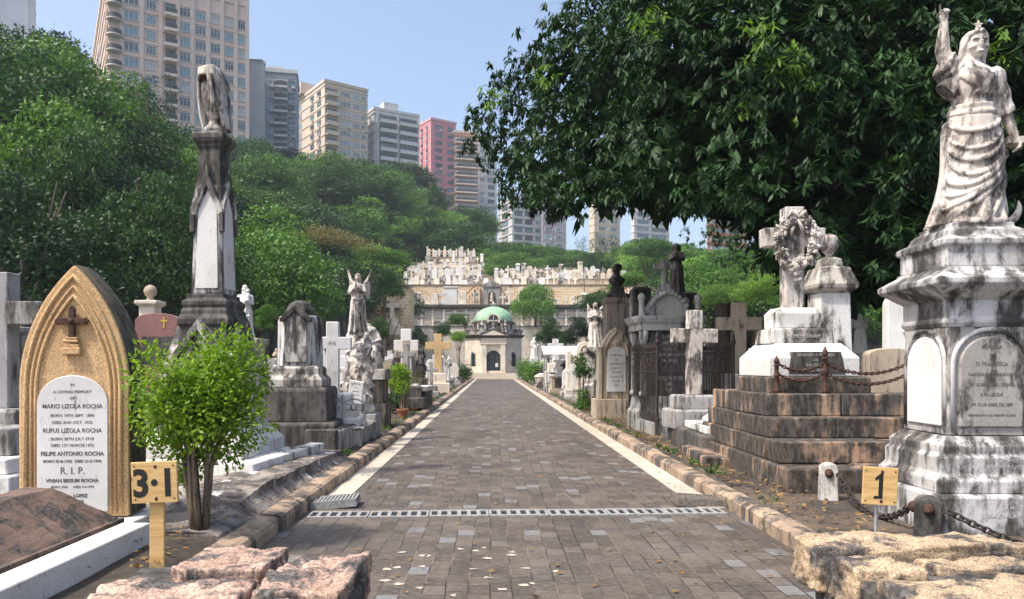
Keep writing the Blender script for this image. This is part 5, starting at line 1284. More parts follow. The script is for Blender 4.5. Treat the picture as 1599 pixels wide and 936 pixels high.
for dz, nm, sg in ((.42, 'upper', .13), (.28, 'lower', .13)):
    chain(ch % (nm, 'between the front posts'), (4.46, 9.92, PZ + dz), (5.60, 9.92, PZ + dz), sg, .034, .008); chain(ch % (nm, 'along the left side'), (4.46, 9.92, PZ + dz), (3.86, 10.05, PZ + dz), sg + .05, .034, .008)
# urn pillar
t = thing('ball_topped_pillar', 'white pillar with sloped cap and stone ball behind the wreath cross', 'monument', (5.50, 12.1, .1)); t.scale = (1, 1, .925)
bm = B(); sq(bm, [(.55, 0), (.55, 1.2), (.42, 1.25), (.42, 1.62)]); obj('plinth', bm, MARBD, t, bev=.02, seg=1)
bm = B(); sq(bm, [(.27, 1.622), (.24, 2.88)]); obj('shaft', bm, MARB, t, bev=.015, seg=1)
bm = B(); sq(bm, [(.25, 2.882), (.33, 2.95), (.34, 3.02), (.24, 3.32), (.17, 3.33), (.15, 3.48), (.08, 3.52)]); obj('cap', bm, MARBD, t, bev=.015, seg=1)
bm = B(); lathe(bm, [(.06, 3.522), (.05, 3.56), (.10, 3.62), (.155, 3.72), (.16, 3.80), (.12, 3.90), (.02, 3.94)], 24); obj('ball', bm, STAT, t, smooth=True)
# relief slab behind pedestal
t = thing('relief_angel_headstone', 'white marble headstone with carved standing figure just left of the tall pedestal', 'gravestone', (6.58, 11.6, .1), R(-8))
bm = B(); box(bm, -.45, .45, -.3, .3, 0, 1.2); obj('base', bm, MARBC, t, bev=.015, seg=1)
bm = B(); prism(bm, round_top(.80, 2.72, .3, 14, z0=1.202), -.12, .12); s_ = obj('slab', bm, MARBC, t, bev=.015)
f = Fig(1.1, 0, 1.0, .12, 3); f.body(70, 44); f.head(yaw=.3)
for q in (-1, 1): f.limb([(q * .11, 0, .78), (q * .15, -.05, .64), (q * .03, -.12, .66)], [.04, .034, .02]); f.hand((q * .03, -.12, .66), (-q, -.2, .5), (0, -1, 0), curl=.5, side=q)
f.done('relief_figure', MARBC, s_, .014, (0, -.10, 1.32), 0)
t = thing('rounded_grey_headstone', 'stained rounded low headstone behind the chains of the wreath cross', 'gravestone', (5.9, 11.0, .1))
bm = B(); prism(bm, round_top(.72, 1.75, .1, 10), -.12, .12); obj('slab', bm, BEIGE, t, bev=.04, seg=3)

# ------------------------------------------------------------------ right side, further along
# tilted cross with ledger, dark base
t, c, zz = cross_tomb('weathered_cross', 'weathered grey cross in front of the iron enclosure', 3.78, 13.9, .42, 1.58, .86, .26, [(.48, .36), (.36, .26)], STAT, GREY, R(6), R(0.5))
text('MARIA ANTONIA', .075, INKW, t, (0, -.41, .17)); text('NASCIDA EM 1878', .06, INKW, t, (0, -.41, .08))
t = thing('blackened_plot', 'long blackened plot base below the weathered cross', 'plot wall', (4.1, 13.0, .06), R(-2))
bm = B(); box(bm, -.78, 1.3, -1.4, 1.2, 0, .42); obj('body', bm, DARK, t, bev=.03)
t = thing('white_ledger_slab', 'white marble ledger slab on the dark plot base', 'ledger stone', (4.15, 12.6, .485), R(-2))
bm = B(); box(bm, -.70, .9, -.75, .75, 0, .12); obj('bed', bm, MARB, t, bev=.012, seg=1); bm = B(); sq(bm, [(.5, .122), (.5, .17), (.42, .24)], (.1, .25), ratio=.9); obj('slab', bm, MARBC, t, bev=.01, seg=1)
t = thing('broken_kerb_block', 'blackened low kerb block at the left foot of the brown steps', 'kerb block', (3.28, 11.2, .06), R(-3))
bm = B(); rock(bm, -.22, .2, -.6, 1.1, 0, .22, amp=.015); obj('block', bm, BROWN, t)
# granite tomb inside iron fence
t = thing('granite_pediment_tomb', 'grey granite inscribed tomb with carved pediment and cross inside the iron fence', 'tomb', (4.02, 17.3, .1), R(4)); t.scale = (.82, .9, .87)
bm = B(); sq(bm, [(.92, 0), (.92, .5), (.86, .55), (.80, .9)], ratio=.62); obj('plinth', bm, GREY, t, bev=.02, seg=1)
bm = B(); sq(bm, [(.72, .902), (.72, 2.62)], ratio=.6); d_ = obj('die', bm, DARK, t, bev=.01, seg=1)
for q in (-1, 1):
    for r_ in (-1, 1):
        bm = B(); lathe(bm, [(.13, .902), (.13, 1.0), (.085, 1.04), (.085, 2.3), (.12, 2.38), (.13, 2.45), (.13, 2.62)], 16, (q * .74, r_ * .46)); obj('column', bm, GREY, t, smooth=True)
        bm = B(); lathe(bm, [(.09, 3.0), (.075, 3.05), (.075, 3.42), (.11, 3.46), (.09, 3.55), (.02, 3.6)], 14, (q * .80, r_ * .46)); obj('finial', bm, GREY, t, smooth=True)
bm = B(); sq(bm, [(.88, 2.622), (.88, 2.78), (.94, 2.84), (.98, 2.94), (.98, 3.0)], ratio=.66); obj('cornice', bm, GREY, t, bev=.012)
bm = B(); prism(bm, [(-.68, 3.002), (.68, 3.002), (.62, 3.15), (.45, 3.3), (.32, 3.52), (.18, 3.62), (-.18, 3.62), (-.32, 3.52), (-.45, 3.3), (-.62, 3.15)], -.34, .3)
for k in range(13):
    a = k / 12; x = -.62 + 1.24 * a; z = 3.12 + .5 * math.sin(math.pi * a) ** .8; ell(bm, Vector((x, -.36, z)), (.075, .07, .07), 8, 6)
obj('pediment', bm, GREY, t)
bm = B(); sq(bm, [(.2, 3.622), (.2, 3.72), (.13, 3.76), (.12, 3.9)]); prism(bm, [(x, z + 3.902) for x, z in cross_pts(.66, .6, .15, .46)], -.09, .09); obj('stone_cross', bm, GREY, t, bev=.012)
for k, tx in enumerate(['D. MARIA', 'BAPTISTA', 'NASCEU', '5 D OUTUBRO DE 1811', 'FALLECEU', '', '', '23 DE JUNHO DE', '1887', 'R.I.P.']):
    if tx: text(tx, .125, INKW, d_, (0, -.433, 2.42 - k * .155), sx=.8)
iron_fence('iron_fence', 'rusty iron enclosure with scrolls around the granite pediment tomb', [((0, 0), (1.6, 0)), ((0, 0), (0, 2.6)), ((1.6, 0), (1.6, 2.6))], 1.72, (3.42, 15.35, .1), R(2), .28, GREY, .105)
t = thing('mourning_woman_statue', 'black statue of a veiled mourning woman behind the granite tomb', 'statue', (6.35, 25.5, .25)); t.scale = (1, 1, 1.07)
bm = B(); sq(bm, [(.7, 0), (.7, .6), (.5, .7), (.45, 3.3), (.55, 3.4), (.55, 3.55)]); obj('pedestal', bm, DARK, t, bev=.02, seg=1)
f = Fig(1.62, 0, 1.15, .07, 5); f.body(80, 48); f.head(yaw=R(10), hair=False, veil=True)
for q in (-1, 1): f.limb([(q * .11, 0, .78), (q * .14, -.05, .66), (q * .01, -.13, .72)], [.042, .036, .02]); f.hand((q * .012, -.13, .72), (-q * .2, -.3, 1), (q, 0, .1), curl=.1, side=q)
f.done('statue', DARK, t, .018, (0, 0, 3.56), R(-20))
t, c, zz = cross_tomb('weathered_cross', 'brown-stained stone cross on stepped white base left of the wreath monument', 5.62, 16.9, .3, 1.62, 1.0, .30, [(.62, .42), (.52, .34), (.44, .34)], BEIGE, MARBD, R(-3))
t, c, zz = cross_tomb('broad_stone_cross', 'dark brown cross with a broad arm behind the stained cross', 6.75, 18.6, .5, 1.7, 1.1, .30, [(.6, .5)], BROWN, DARK, 0)
t = thing('tree_stump_monument', 'carved stone tree trunk monument behind the iron enclosure', 'monument', (6.1, 19.5, .1))
bm = B(); tube(bm, [(0, 0, 0), (.02, 0, .6), (-.04, 0, 1.4), (.03, 0, 2.2), (.0, 0, 3.1)], [.42, .32, .26, .24, .22], 20)
for z, a in ((1.4, 2.4), (1.9, .5), (2.4, 3.4)): tube(bm, [(0, 0, z), (.35 * math.cos(a), .35 * math.sin(a) * .5, z + .18)], [.12, .08], 10)
bmesh.ops.subdivide_edges(bm, edges=bm.edges, cuts=2)
for v in bm.verts: v.co += noise.noise_vector(v.co * 6) * .06
obj('trunk', bm, stone('brown_carved_stone', (.16, .11, .075), (.11, .075, .05), (.03, .025, .02), .45, .4, scale=2), t)
# gothic panel and the bust pillar
t = thing('gothic_arch_headstone', 'pale gothic arch headstone with mossy edges in front of the bust pillar', 'gravestone', (3.45, 20.8, .1), R(3))
bm = B(); sq(bm, [(.62, 0), (.62, .55)], ratio=.6); obj('base', bm, BEIGE, t, bev=.02)
bm = B(); prism(bm, ogive(.86, 2.55, 1.75, 10, z0=.552), -.16, .16)
for q in (-1, 1): box(bm, q * .46 - .05, q * .46 + .05, -.22, .18, .553, 2.0)
obj('slab', bm, BEIGE, t, bev=.015)
bm = B(); prism(bm, [(-.27, .75), (.27, .75), (.25, 1.9), (0, 2.05), (-.25, 1.9)], -.19, -.162); pn = obj('panel', bm, MARBC, t, bev=.01)
for k in range(8): text(['A MEMORIA', 'DE', 'JOSE MARIA', 'NASCIDO', 'EM 1840', 'FALLECIDO', 'EM 1891', 'R.I.P.'][k], .085, INK, pn, (0, -.1905, 1.74 - k * .12), sx=.8)
bm = B(); p = ogive(.62, 2.40, 1.8, 10, z0=1.75); tube(bm, [(x, -.17, z) for x, z in p[1:] + p[:1]], .035, 8); ell(bm, Vector((0, -.17, 2.1)), (.12, .05, .12)); obj('tracery', bm, BEIGE, t)
t = thing('bust_pillar', 'tall brown stone pillar carrying a black bronze bust in profile', 'monument', (3.75, 22.3, .1))
bm = B(); sq(bm, [(.62, 0), (.62, 1.0), (.5, 1.1), (.42, 1.2)]); obj('plinth', bm, DARK, t, bev=.02)
bm = B(); sq(bm, [(.40, 1.202), (.36, 3.3), (.42, 3.36), (.42, 3.5)]); obj('shaft', bm, stone('brown_grey_pillar', (.30, .25, .21), (.22, .18, .15), (.04, .035, .03), .45, .8), t, bev=.02)
bm = B(); sq(bm, [(.34, 3.502), (.34, 3.6), (.2, 3.66), (.18, 3.85)]); obj('bust_base', bm, DARK, t, bev=.02)
f = Fig(2.3, 0, 1.0, .04, 5); H = f.H
bm_ = f.bm; rings = []
for j in range(20):
    u = j / 19; tt = .69 + u * .21; a, b = prof(tt); a *= (.5 + .5 * min(1, u * 3)); b *= (.6 + .4 * min(1, u * 3))
    rings.append([(a * H * math.cos(q), b * H * math.sin(q) + .0, tt * H) for q in [2 * math.pi * z / 40 for z in range(40)]])
loft(bm_, rings); f.head(yaw=R(-62), hair=False); ell(bm_, f.hc + Vector((.02 * H, .012 * H, .016 * H)), (.05 * H, .05 * H, .052 * H))
bz = stone('black_bronze', (.022, .02, .02), (.03, .028, .026), (.01, .01, .01), .4, .5, rough=.45, bmp=.2)
f.done('bust', bz, t, .016, (0, 0, 3.84 - .69 * H), 0)
t = thing('bare_pillar', 'dark leaning stone pillar behind the bust pillar', 'monument', (4.75, 23.8, .1)); bm = B(); sq(bm, [(.45, 0), (.45, .8), (.36, .85), (.30, 3.9), (.2, 4.0)]); obj('shaft', bm, DARK, t, bev=.03)
t = thing('angel_pillar_statue', 'weathered standing angel on a pillar left of the bust pillar', 'monument', (3.95, 28.4, .1))
bm = B(); sq(bm, [(.5, 0), (.5, .7), (.36, .8), (.34, 1.9), (.42, 2.0), (.42, 2.15)]); obj('pedestal', bm, MARBD, t, bev=.02)
f = Fig(1.72, 0, 1.15, .11, 7.0); f.body(80, 48); f.head(yaw=R(-15))
for q in (-1, 1):
    f.limb([(q * .11, 0, .785), (q * .15, -.05, .66), (q * .02, -.13, .70)], [.04, .034, .02]); f.hand((q * .02, -.13, .70), (-q, -.3, .3), (0, -1, .1), curl=.4, side=q)
    f.wing(q, (q * .05, .06, .80), (q * .17, .09, 1.0), (q * .17, .12, .42))
f.done('statue', STAT, t, .018, (0, 0, 2.16), R(-10))
# cream medallion headstone, canopy tomb, small white cross
t = thing('medallion_headstone', 'large cream headstone with a round medallion crest', 'gravestone', (4.05, 32.5, .1), R(3))
bm = B(); sq(bm, [(.85, 0), (.85, .4)], ratio=.4); obj('base', bm, CREAM, t, bev=.02)
bm = B(); prism(bm, [(-.62, .402), (.62, .402), (.62, 1.95), (.4, 1.97), (.36, 2.2)] + [(.36 * math.cos(a), 2.2 + .32 * math.sin(a)) for a in [R(20 * k) for k in range(1, 9)]] + [(-.36, 2.2), (-.4, 1.97), (-.62, 1.95)], -.15, .15)
for q in (-1, 1): box(bm, q * .72 - .09, q * .72 + .09, -.2, .18, .403, 2.1)
obj('slab', bm, CREAM, t, bev=.02); bm = B(); torus(bm, Matrix.Translation((0, -.16, 2.12)) @ Matrix.Rotation(R(90), 4, 'X'), .22, .04, 24, 8); ell(bm, Vector((0, -.15, 2.12)), (.12, .05, .15)); m_ = obj('medallion', bm, BEIGE, t, smooth=True)
for k in range(6): text(['FAMILIA', 'NASCEU', '1872', 'FALECEU', '1931', 'R.I.P.'][k], .12, INK, t, (0, -.1505, 1.65 - k * .18))
t = thing('metal_canopy', 'white metal awning on thin posts over a family grave', 'canopy', (3.55, 38.5, .1))
bm = B(); prismx(bm, [(-1.1, 2.0), (-1.1, 2.06), (1.0, 2.50), (1.0, 2.44)], -.95, 1.15); obj('roof', bm, MARBC, t)
for x in (-.8, 1.0):
    for y in (-.95, .9): bm = B(); tube(bm, [(x, y, 0), (x, y, 2.03 + .21 * (y + .95))], .035, 8); obj('post', bm, STEEL, t)
t = thing('photo_altar_tomb', 'pale family tomb with white shrine panel under the metal awning', 'tomb', (3.7, 38.7, .1))
bm = B(); box(bm, -.75, .9, -.7, .6, 0, .25); box(bm, -.65, .8, -.55, .6, .252, .9); obj('base', bm, BEIGE, t, bev=.02); bm = B(); box(bm, -.7, .85, -.6, .65, .902, 1.0); obj('top', bm, MARBC, t); bm = B(); box(bm, -.5, .6, -.57, -.552, .32, .82); obj('niche', bm, DARK, t)
bm = B(); box(bm, -.35, .45, .1, .3, 1.002, 1.75); obj('shrine_panel', bm, MARBC, t, bev=.02); bm = B(); box(bm, -.02, .1, .08, .098, 1.1, 1.65); box(bm, -.15, .23, .081, .097, 1.42, 1.52); obj('cross_emblem', bm, RUST, t)
cross_tomb('white_cross', 'small bright white cross standing above the awning tomb', 4.05, 47.5, .3, 1.55, 1.0, .38, [(.7, .9), (.5, .5)], MARBC, CREAM, 0)
t = thing('white_robed_statue', 'small white robed statue on a pedestal right of the chapel', 'statue', (3.75, 66, .1))
bm = B(); sq(bm, [(.6, 0), (.6, 1.0), (.45, 1.1), (.45, 2.0)]); obj('pedestal', bm, MARBC, t)
f = Fig(2.0, 0, 1.2, .1, 9); f.body(50, 30); f.head(veil=True, hair=False)
for q in (-1, 1): f.limb([(q * .11, 0, .78), (q * .16, -.05, .64), (q * .12, -.2, .6)], [.042, .036, .02]); f.hand((q * .12, -.2, .6), (0, -1, -.3), (q, 0, .2), curl=.2, side=q)
f.done('statue', MARBC, t, .03, (0, 0, 2.01), 0)
t = thing('small_angel_statue', 'small white angel statue in shade behind the low rounded headstone', 'statue', (8.75, 17.6, .1))
bm = B(); sq(bm, [(.4, 0), (.4, .8), (.3, .85), (.3, 1.75)]); obj('pedestal', bm, MARBD, t)
f = Fig(.95, 0, 1.1, .1, 12); f.body(60, 36); f.head()
for q in (-1, 1): f.limb([(q * .11, 0, .785), (q * .15, -.05, .66), (q * .02, -.13, .70)], [.04, .034, .02]); f.hand((q * .02, -.13, .70), (-q, -.3, .3), (0, -1, .1), curl=.4, side=q); f.wing(q, (q * .05, .06, .80), (q * .28, .09, .95), (q * .2, .12, .55))
f.done('statue', MARBC, t, .016, (0, 0, 1.76), 0)

# ------------------------------------------------------------------ left side, further along
t = thing('draped_figure_tomb', 'seated draped stone figure on a brown block pedestal behind the angel', 'monument', (-2.98, 17.6, .1))
bm = B(); box(bm, -.5, .5, -.5, .5, 0, .6); box(bm, -.44, .44, -.44, .44, .602, 1.15); obj('pedestal', bm, BROWN, t, bev=.02); bm = B(); box(bm, -.5, .5, -.5, .5, 1.152, 1.4); obj('cap', bm, MARBD, t, bev=.02)
f = Fig(1.35, -.25, 1.15, .12, 6); f.body(80, 48)
for v in f.bm.verts:
    k = max(0, v.co.z / 1.35 - .45); v.co.z -= k * .35; v.co.y -= k * .25
f.head(yaw=R(35), veil=True, hair=False, z=.80, tx=-.05)
f.limb([(-.13, -.06, .66), (-.17, -.14, .52), (-.08, -.24, .60)], [.045, .038, .022]); f.hand((-.08, -.24, .60), (.4, -.2, .9), (0, -1, 0), curl=.4); f.limb([(.07, -.06, .66), (.14, -.13, .5), (.02, -.2, .46)], [.045, .038, .022]); f.hand((.02, -.2, .46), (-1, -.2, 0), (0, -.6, .7), curl=.4, side=-1)
ell(f.bm, Vector((0.05, -.12, .25)) * 1.35, (.25, .22, .30)); f.done('statue', STAT, t, .016, (0.08, 0, 1.41), R(20))
t, c, zz = cross_tomb('crucifix_cross', 'grey-beige crucifix with carved figure in front of a white cross', -2.82, 24.2, .2, 1.5, .78, .24, [(.62, .35), (.5, .35)], BEIGE, DARK, R(3))
bm = B(); prism(bm, [(-.07, .1), (.07, .1), (.07, .96), (.28, .98), (.28, 1.12), (.07, 1.14), (.07, 1.38), (-.07, 1.38), (-.07, 1.14), (-.28, 1.12), (-.28, .98), (-.07, .96)], -.118, -.098); obj('inlay', bm, GREY, c, bev=.01)
cross_tomb('white_cross', 'plain thick white cross directly behind the beige crucifix', -3.0, 25.8, .3, 1.9, .84, .36, [(.6, .35), (.48, .3)], MARBC, MARBD, 0)
t, c, zz = cross_tomb('golden_stone_cross', 'golden yellow stone cross on a pillar base left of the path', -2.9, 39.5, .1, 2.1, 1.35, .40, [(.62, .55), (.45, .5)], stone('golden_stone', (.58, .40, .20), (.50, .34, .17), (.12, .09, .06), .2, .5), CREAM, R(2))
t = thing('white_top_box_tomb', 'small brown box tomb with white slab top beside the left kerb', 'tomb', (-2.52, 24.6, .1), R(-3))
bm = B(); box(bm, -.28, .30, 0, 1.7, 0, .62); obj('body', bm, BROWN, t, bev=.015); bm = B(); box(bm, -.33, .35, -.05, 1.75, .622, .78); obj('slab', bm, MARBC, t, bev=.015)
t = thing('carved_rock_tomb', 'dark carved rockwork tomb between the crucifix and golden cross', 'monument', (-3.45, 30.5, .1))
bm = B(); rock(bm, -.6, .6, -.5, .5, 0, 2.1, 14, .16, 4); obj('rock', bm, DARK, t)
cross_tomb('small_gilded_cross', 'small yellow cross on a pillar high behind the crucifix', -12.2, 90, 5.2, 2.3, 1.7, .5, [(1.0, 1.2), (.7, .8)], CREAM, CREAM, 0)
# ------------------------------------------------------------------ the great dark tree on the right
def whorls(Cc, Ax, n, L, W, spread=.9, droop=.75):
    """leaf arrays: n drooping leaves radiating from each twig end"""
    m = len(Cc); P = np.repeat(Cc, n, 0) + RNG.normal(0, .035, (m * n, 3)); A = np.repeat(Ax, n, 0)
    r = runit(m * n); r -= A * (r * A).sum(1, keepdims=True); r /= np.linalg.norm(r, axis=1, keepdims=True) + 1e-9
    D = r * spread + A * RNG.uniform(-.1, .5, (m * n, 1)); D[:, 2] -= droop * RNG.uniform(.5, 1.4, m * n)
    Nn = A * .5 + np.array([0, 0, .9]) + r * .5 + RNG.normal(0, .25, (m * n, 3))
    return P, D, Nn, L * RNG.uniform(.65, 1.2, m * n), W * RNG.uniform(.8, 1.15, m * n)
def great_tree(label, c, rad, zc, up, dn, nwh, base, trunk_r, bottom, seed, limbs=9, young=()):
    t = thing('broadleaf_tree', label, 'tree', (base[0], base[1], .1))
    o0 = np.array([base[0], base[1], .1])
    u = runit(nwh * 3)
    n3 = [noise.fractal(Vector((x * 2.1 + seed, y * 2.1, z * 2.1)), 1.0, 2.0, 4) for x, y, z in u]
    lump = 1 + .17 * np.array(n3) + .075 * np.array([noise.noise(Vector((x * 6 + seed, y * 6, z * 6))) for x, y, z in u])
    shell = RNG.random(len(u)) < .62
    k = np.where(shell, RNG.uniform(.86, 1.0, len(u)), RNG.uniform(.35, .9, len(u))) * lump
    v = u * k[:, None]
    P = np.stack([c[0] + v[:, 0] * rad[0], c[1] + v[:, 1] * rad[1], zc + np.where(v[:, 2] > 0, v[:, 2] * up, v[:, 2] * dn)], 1)
    zb = np.array([bottom(x, y) + .55 * noise.noise(Vector((x * .55, y * .55, seed))) + .35 * noise.noise(Vector((x * 1.7, y * 1.7, seed))) for x, y in P[:, :2]])
    ok = P[:, 2] > zb
    # twigs gather into boughs, leaving pockets between
    pk = np.array([noise.noise(Vector((x * .75 + seed, y * .75, z * .95))) for x, y, z in P])
    ok &= (pk > -.36) | (~shell[:])
    P, u, shell = P[ok][:nwh], u[ok][:nwh], shell[ok][:nwh]
    A = u * .7 + np.array([0, 0, .35]) + RNG.normal(0, .3, u.shape); A /= np.linalg.norm(A, axis=1, keepdims=True)
    a = whorls(P[shell], A[shell], 16, .205, .060)
    link('crown', leaf_mesh('crown', a[0] - o0, *a[1:], LEAF_TR), None, t)
    a = whorls(P[~shell], A[~shell], 11, .46, .17, 1.0, .5)
    link('inner_foliage', leaf_mesh('inner_foliage', a[0] - o0, *a[1:], LEAF_TR), None, t)
    if young:
        Pc = []
        for px, py, Y in young:
            b = np.array([WX(px, Y), Y, WZ(py, Y)]); Pc.append(b + RNG.normal(0, .16, (9, 3)))
        Pc = np.concatenate(Pc); Ay = np.tile(np.array([[-.3, -.7, .6]]), (len(Pc), 1)) + RNG.normal(0, .3, (len(Pc), 3)); Ay /= np.linalg.norm(Ay, axis=1, keepdims=True)
        a = whorls(Pc, Ay, 9, .22, .06); y_ = link('young_leaves', leaf_mesh('young_leaves', a[0] - o0, *a[1:], LEAF_NEW), None, t)
        y_['label'] = 'bright yellow-green young leaves'
    rnd = random.Random(seed); bm = B(); H = zc
    p = [Vector((.15 * math.sin(k), .1 * math.cos(k * 1.3), H * k / 6)) for k in range(7)]
    tube(bm, p, [trunk_r * (1.5, 1.1, .95, .85, .75, .62, .4)[k] for k in range(7)], 14)
    obj('trunk', bm, BARK, t, smooth=True)
    for k in range(limbs):
        a_ = 2 * math.pi * k / limbs + rnd.uniform(-.3, .3); s = p[rnd.choice((4, 4, 5))]
        e = Vector((c[0] - base[0] + math.cos(a_) * rad[0] * .72, c[1] - base[1] + math.sin(a_) * rad[1] * .72, zc + rnd.uniform(-.2, .45) * up))
        m_ = s.lerp(e, .45) + Vector((rnd.uniform(-.3, .3), rnd.uniform(-.3, .3), .35)); m2 = s.lerp(e, .75) + Vector((rnd.uniform(-.3, .3), rnd.uniform(-.3, .3), .3))
        bm = B(); q = trunk_r * .42; tube(bm, [s, m_, m2, e], [q, q * .75, q * .5, q * .2], 8)
        for _ in range(3):
            e2 = m2.lerp(e, rnd.random()) + Vector((rnd.uniform(-1.6, 1.6), rnd.uniform(-1.6, 1.6), rnd.uniform(-.4, 1.4))); tube(bm, [m2, m2.lerp(e2, .5) + Vector((0, 0, .15)), e2], [q * .35, q * .25, q * .08], 6)
        obj('limb', bm, BARK, t, smooth=True)
    return t
great_tree('huge dark spreading broadleaf tree overhanging the path from the right', (8.3, 19.0), (8.7, 6.6), 6.5, 6.7, 8.5, 12500, (10.0, 21.5), .55,
           lambda x, y: 1.6 + (246 - 130 * sstep(.30, .44, x / y)) / F * max(13.5, min(y, 24)) + .12 * max(0, 1.5 - x), 3.7, 11,
           young=((1225, 100, 13.2), (1180, 150, 13.6), (1245, 130, 13.2), (1540, 70, 12.6), (1410, 262, 14.2), (1385, 268, 14.3), (1560, 200, 13), (850, 120, 16), (770, 150, 17.5), (1180, 55, 13.0), (1010, 30, 13.2)))
great_tree('second dark broadleaf tree behind the ball-topped pillar and the pedestal', (18.5, 30.0), (9.5, 6.0), 8.0, 6.5, 4.6, 3600, (17.5, 31.5), .6,
           lambda x, y: 5.7 + .4 * math.sin(x), 9.1, 8)

# ------------------------------------------------------------------ shrubs
def shrub(name, label, x, y, z, cz, rx, rz, nl, leaf, mat, nst=6, spread=.6, stem_r=.02, lumps=9, cat='shrub', low=-.6, group=None, fan=0.0):
    t = thing(name, label, cat, (x, y, z), random.uniform(0, 6), group)
    Cc = runit(lumps * 3); Cc = Cc[Cc[:, 2] > low][:lumps] * RNG.uniform(.30, .9, (lumps, 1))
    if fan:
        q_ = np.minimum(1.15, 1.0 + Cc[:, 2:3] * fan); Cc[:, :2] *= np.maximum(.25, q_)
    idx = RNG.integers(0, len(Cc), nl); d = runit(nl); r = RNG.uniform(.5, 1.0, nl)[:, None] * .44
    P = (Cc[idx] + d * r); P[:, 2] *= rz / rx; P = P * rx + np.array([0, 0, cz])
    Nn = d * .7 + np.array([0, 0, .8]) + RNG.normal(0, .35, (nl, 3)); D = d * .9 + RNG.normal(0, .6, (nl, 3))
    link('foliage', leaf_mesh('foliage', P, D, Nn, leaf * RNG.uniform(.6, 1.3, nl), leaf * .52 * RNG.uniform(.8, 1.2, nl), mat), None, t)
    rnd = random.Random(nl); bm = B()
    for k in range(nst):
        a = 2 * math.pi * k / nst + rnd.uniform(-.4, .4); e = Vector((math.cos(a) * rx * spread, math.sin(a) * rx * spread, cz + rz * rnd.uniform(.0, .5)))
        s = Vector((math.cos(a) * rx * .10, math.sin(a) * rx * .10, -.05)); m = s.lerp(e, .5) + Vector((rnd.uniform(-.06, .06) * rx - math.cos(a) * rx * .12, rnd.uniform(-.06, .06) - math.sin(a) * rx * .12, .08 * rz))
        tube(bm, [s, s.lerp(m, .5), m, e], [stem_r * 1.5, stem_r * 1.05, stem_r * .85, stem_r * .35], 8)
        for _ in range(5):
            b = m.lerp(e, rnd.random()); tube(bm, [b, b + Vector((rnd.uniform(-.4, .4) * rx, rnd.uniform(-.4, .4) * rx, rnd.uniform(.1, .5) * rz))], [stem_r * .4, stem_r * .15], 5)
    obj('stem', bm, SHRUBK, t, smooth=True)
    return t
shrub('garden_shrub', 'bright green leafy shrub with several bare stems beside the wooden sign', -2.56, 6.45, .16, .95, .52, .74, 11500, .055, LEAF_SH, 8, .5, .022, 34, fan=.6)
shrub('potted_shrub', 'yellow-green shrub with bare stems beside the left kerb by the brown block pedestal', -2.62, 21.6, .1, 1.02, .50, .44, 2600, .075, LEAF_SH, 7, .5, .022, 12)
shrub('twiggy_shrub', 'reddish twiggy dying shrub behind the bright roadside shrub', -2.75, 27.5, .1, .7, .62, .62, 900, .06, LEAF_OL, 14, .8, .014, 12)
shrub('round_shrub', 'round bright shrub at the left kerb near the chapel', -2.5, 64, .1, .75, .95, .85, 1800, .14, LEAF_MD, 5, .5, .03, 14)
shrub('topiary_sapling', 'slim sapling with two leaf tufts left of the gothic headstone', 3.05, 25.2, .1, 1.25, .38, .42, 900, .08, LEAF_MD, 3, .3, .02, 6)
shrub('topiary_sapling', 'leafy upper tuft of the twin sapling left of the gothic headstone', 3.0, 25.6, .1, 1.62, .30, .25, 500, .08, LEAF_DK, 3, .3, .015, 5)
shrub('low_shrub', 'low green tuft at the foot of the sapling by right kerb', 3.1, 24.5, .1, .25, .42, .35, 800, .09, LEAF_MD, 4, .5, .012, 6)
shrub('round_shrub', 'large rounded dark shrub at the right kerb before the awning', 3.15, 53, .1, .95, 1.0, .95, 2400, .13, LEAF_MD, 6, .5, .03, 16)
shrub('round_shrub', 'rounded shrub right of the chapel steps, second from the awning', 3.0, 64, .1, .95, .95, 1.0, 2000, .15, LEAF_MD, 6, .5, .03, 14)
shrub('round_shrub', 'small shrub at the right foot of the chapel steps', 3.05, 73, .1, 1.0, .95, 1.1, 1600, .17, LEAF_MD, 6, .5, .03, 12)
shrub('creeper_shrub', 'dark leafy plant behind the bright roadside shrub at left', -3.0, 22.6, .1, .45, .45, .45, 900, .09, LEAF_DK, 4, .5, .012, 7)
t = thing('terracotta_pot', 'broken terracotta pots lying below the bright roadside shrub', 'pot', (-2.5, 20.6, .12))
bm = B(); lathe(bm, [(.10, 0), (.15, .2), (.17, .2), (.17, .25), (.14, .25), (.09, .03)], 18); obj('pot', bm, plain('terracotta', (.30, .11, .06), .8, 0, .3), t)

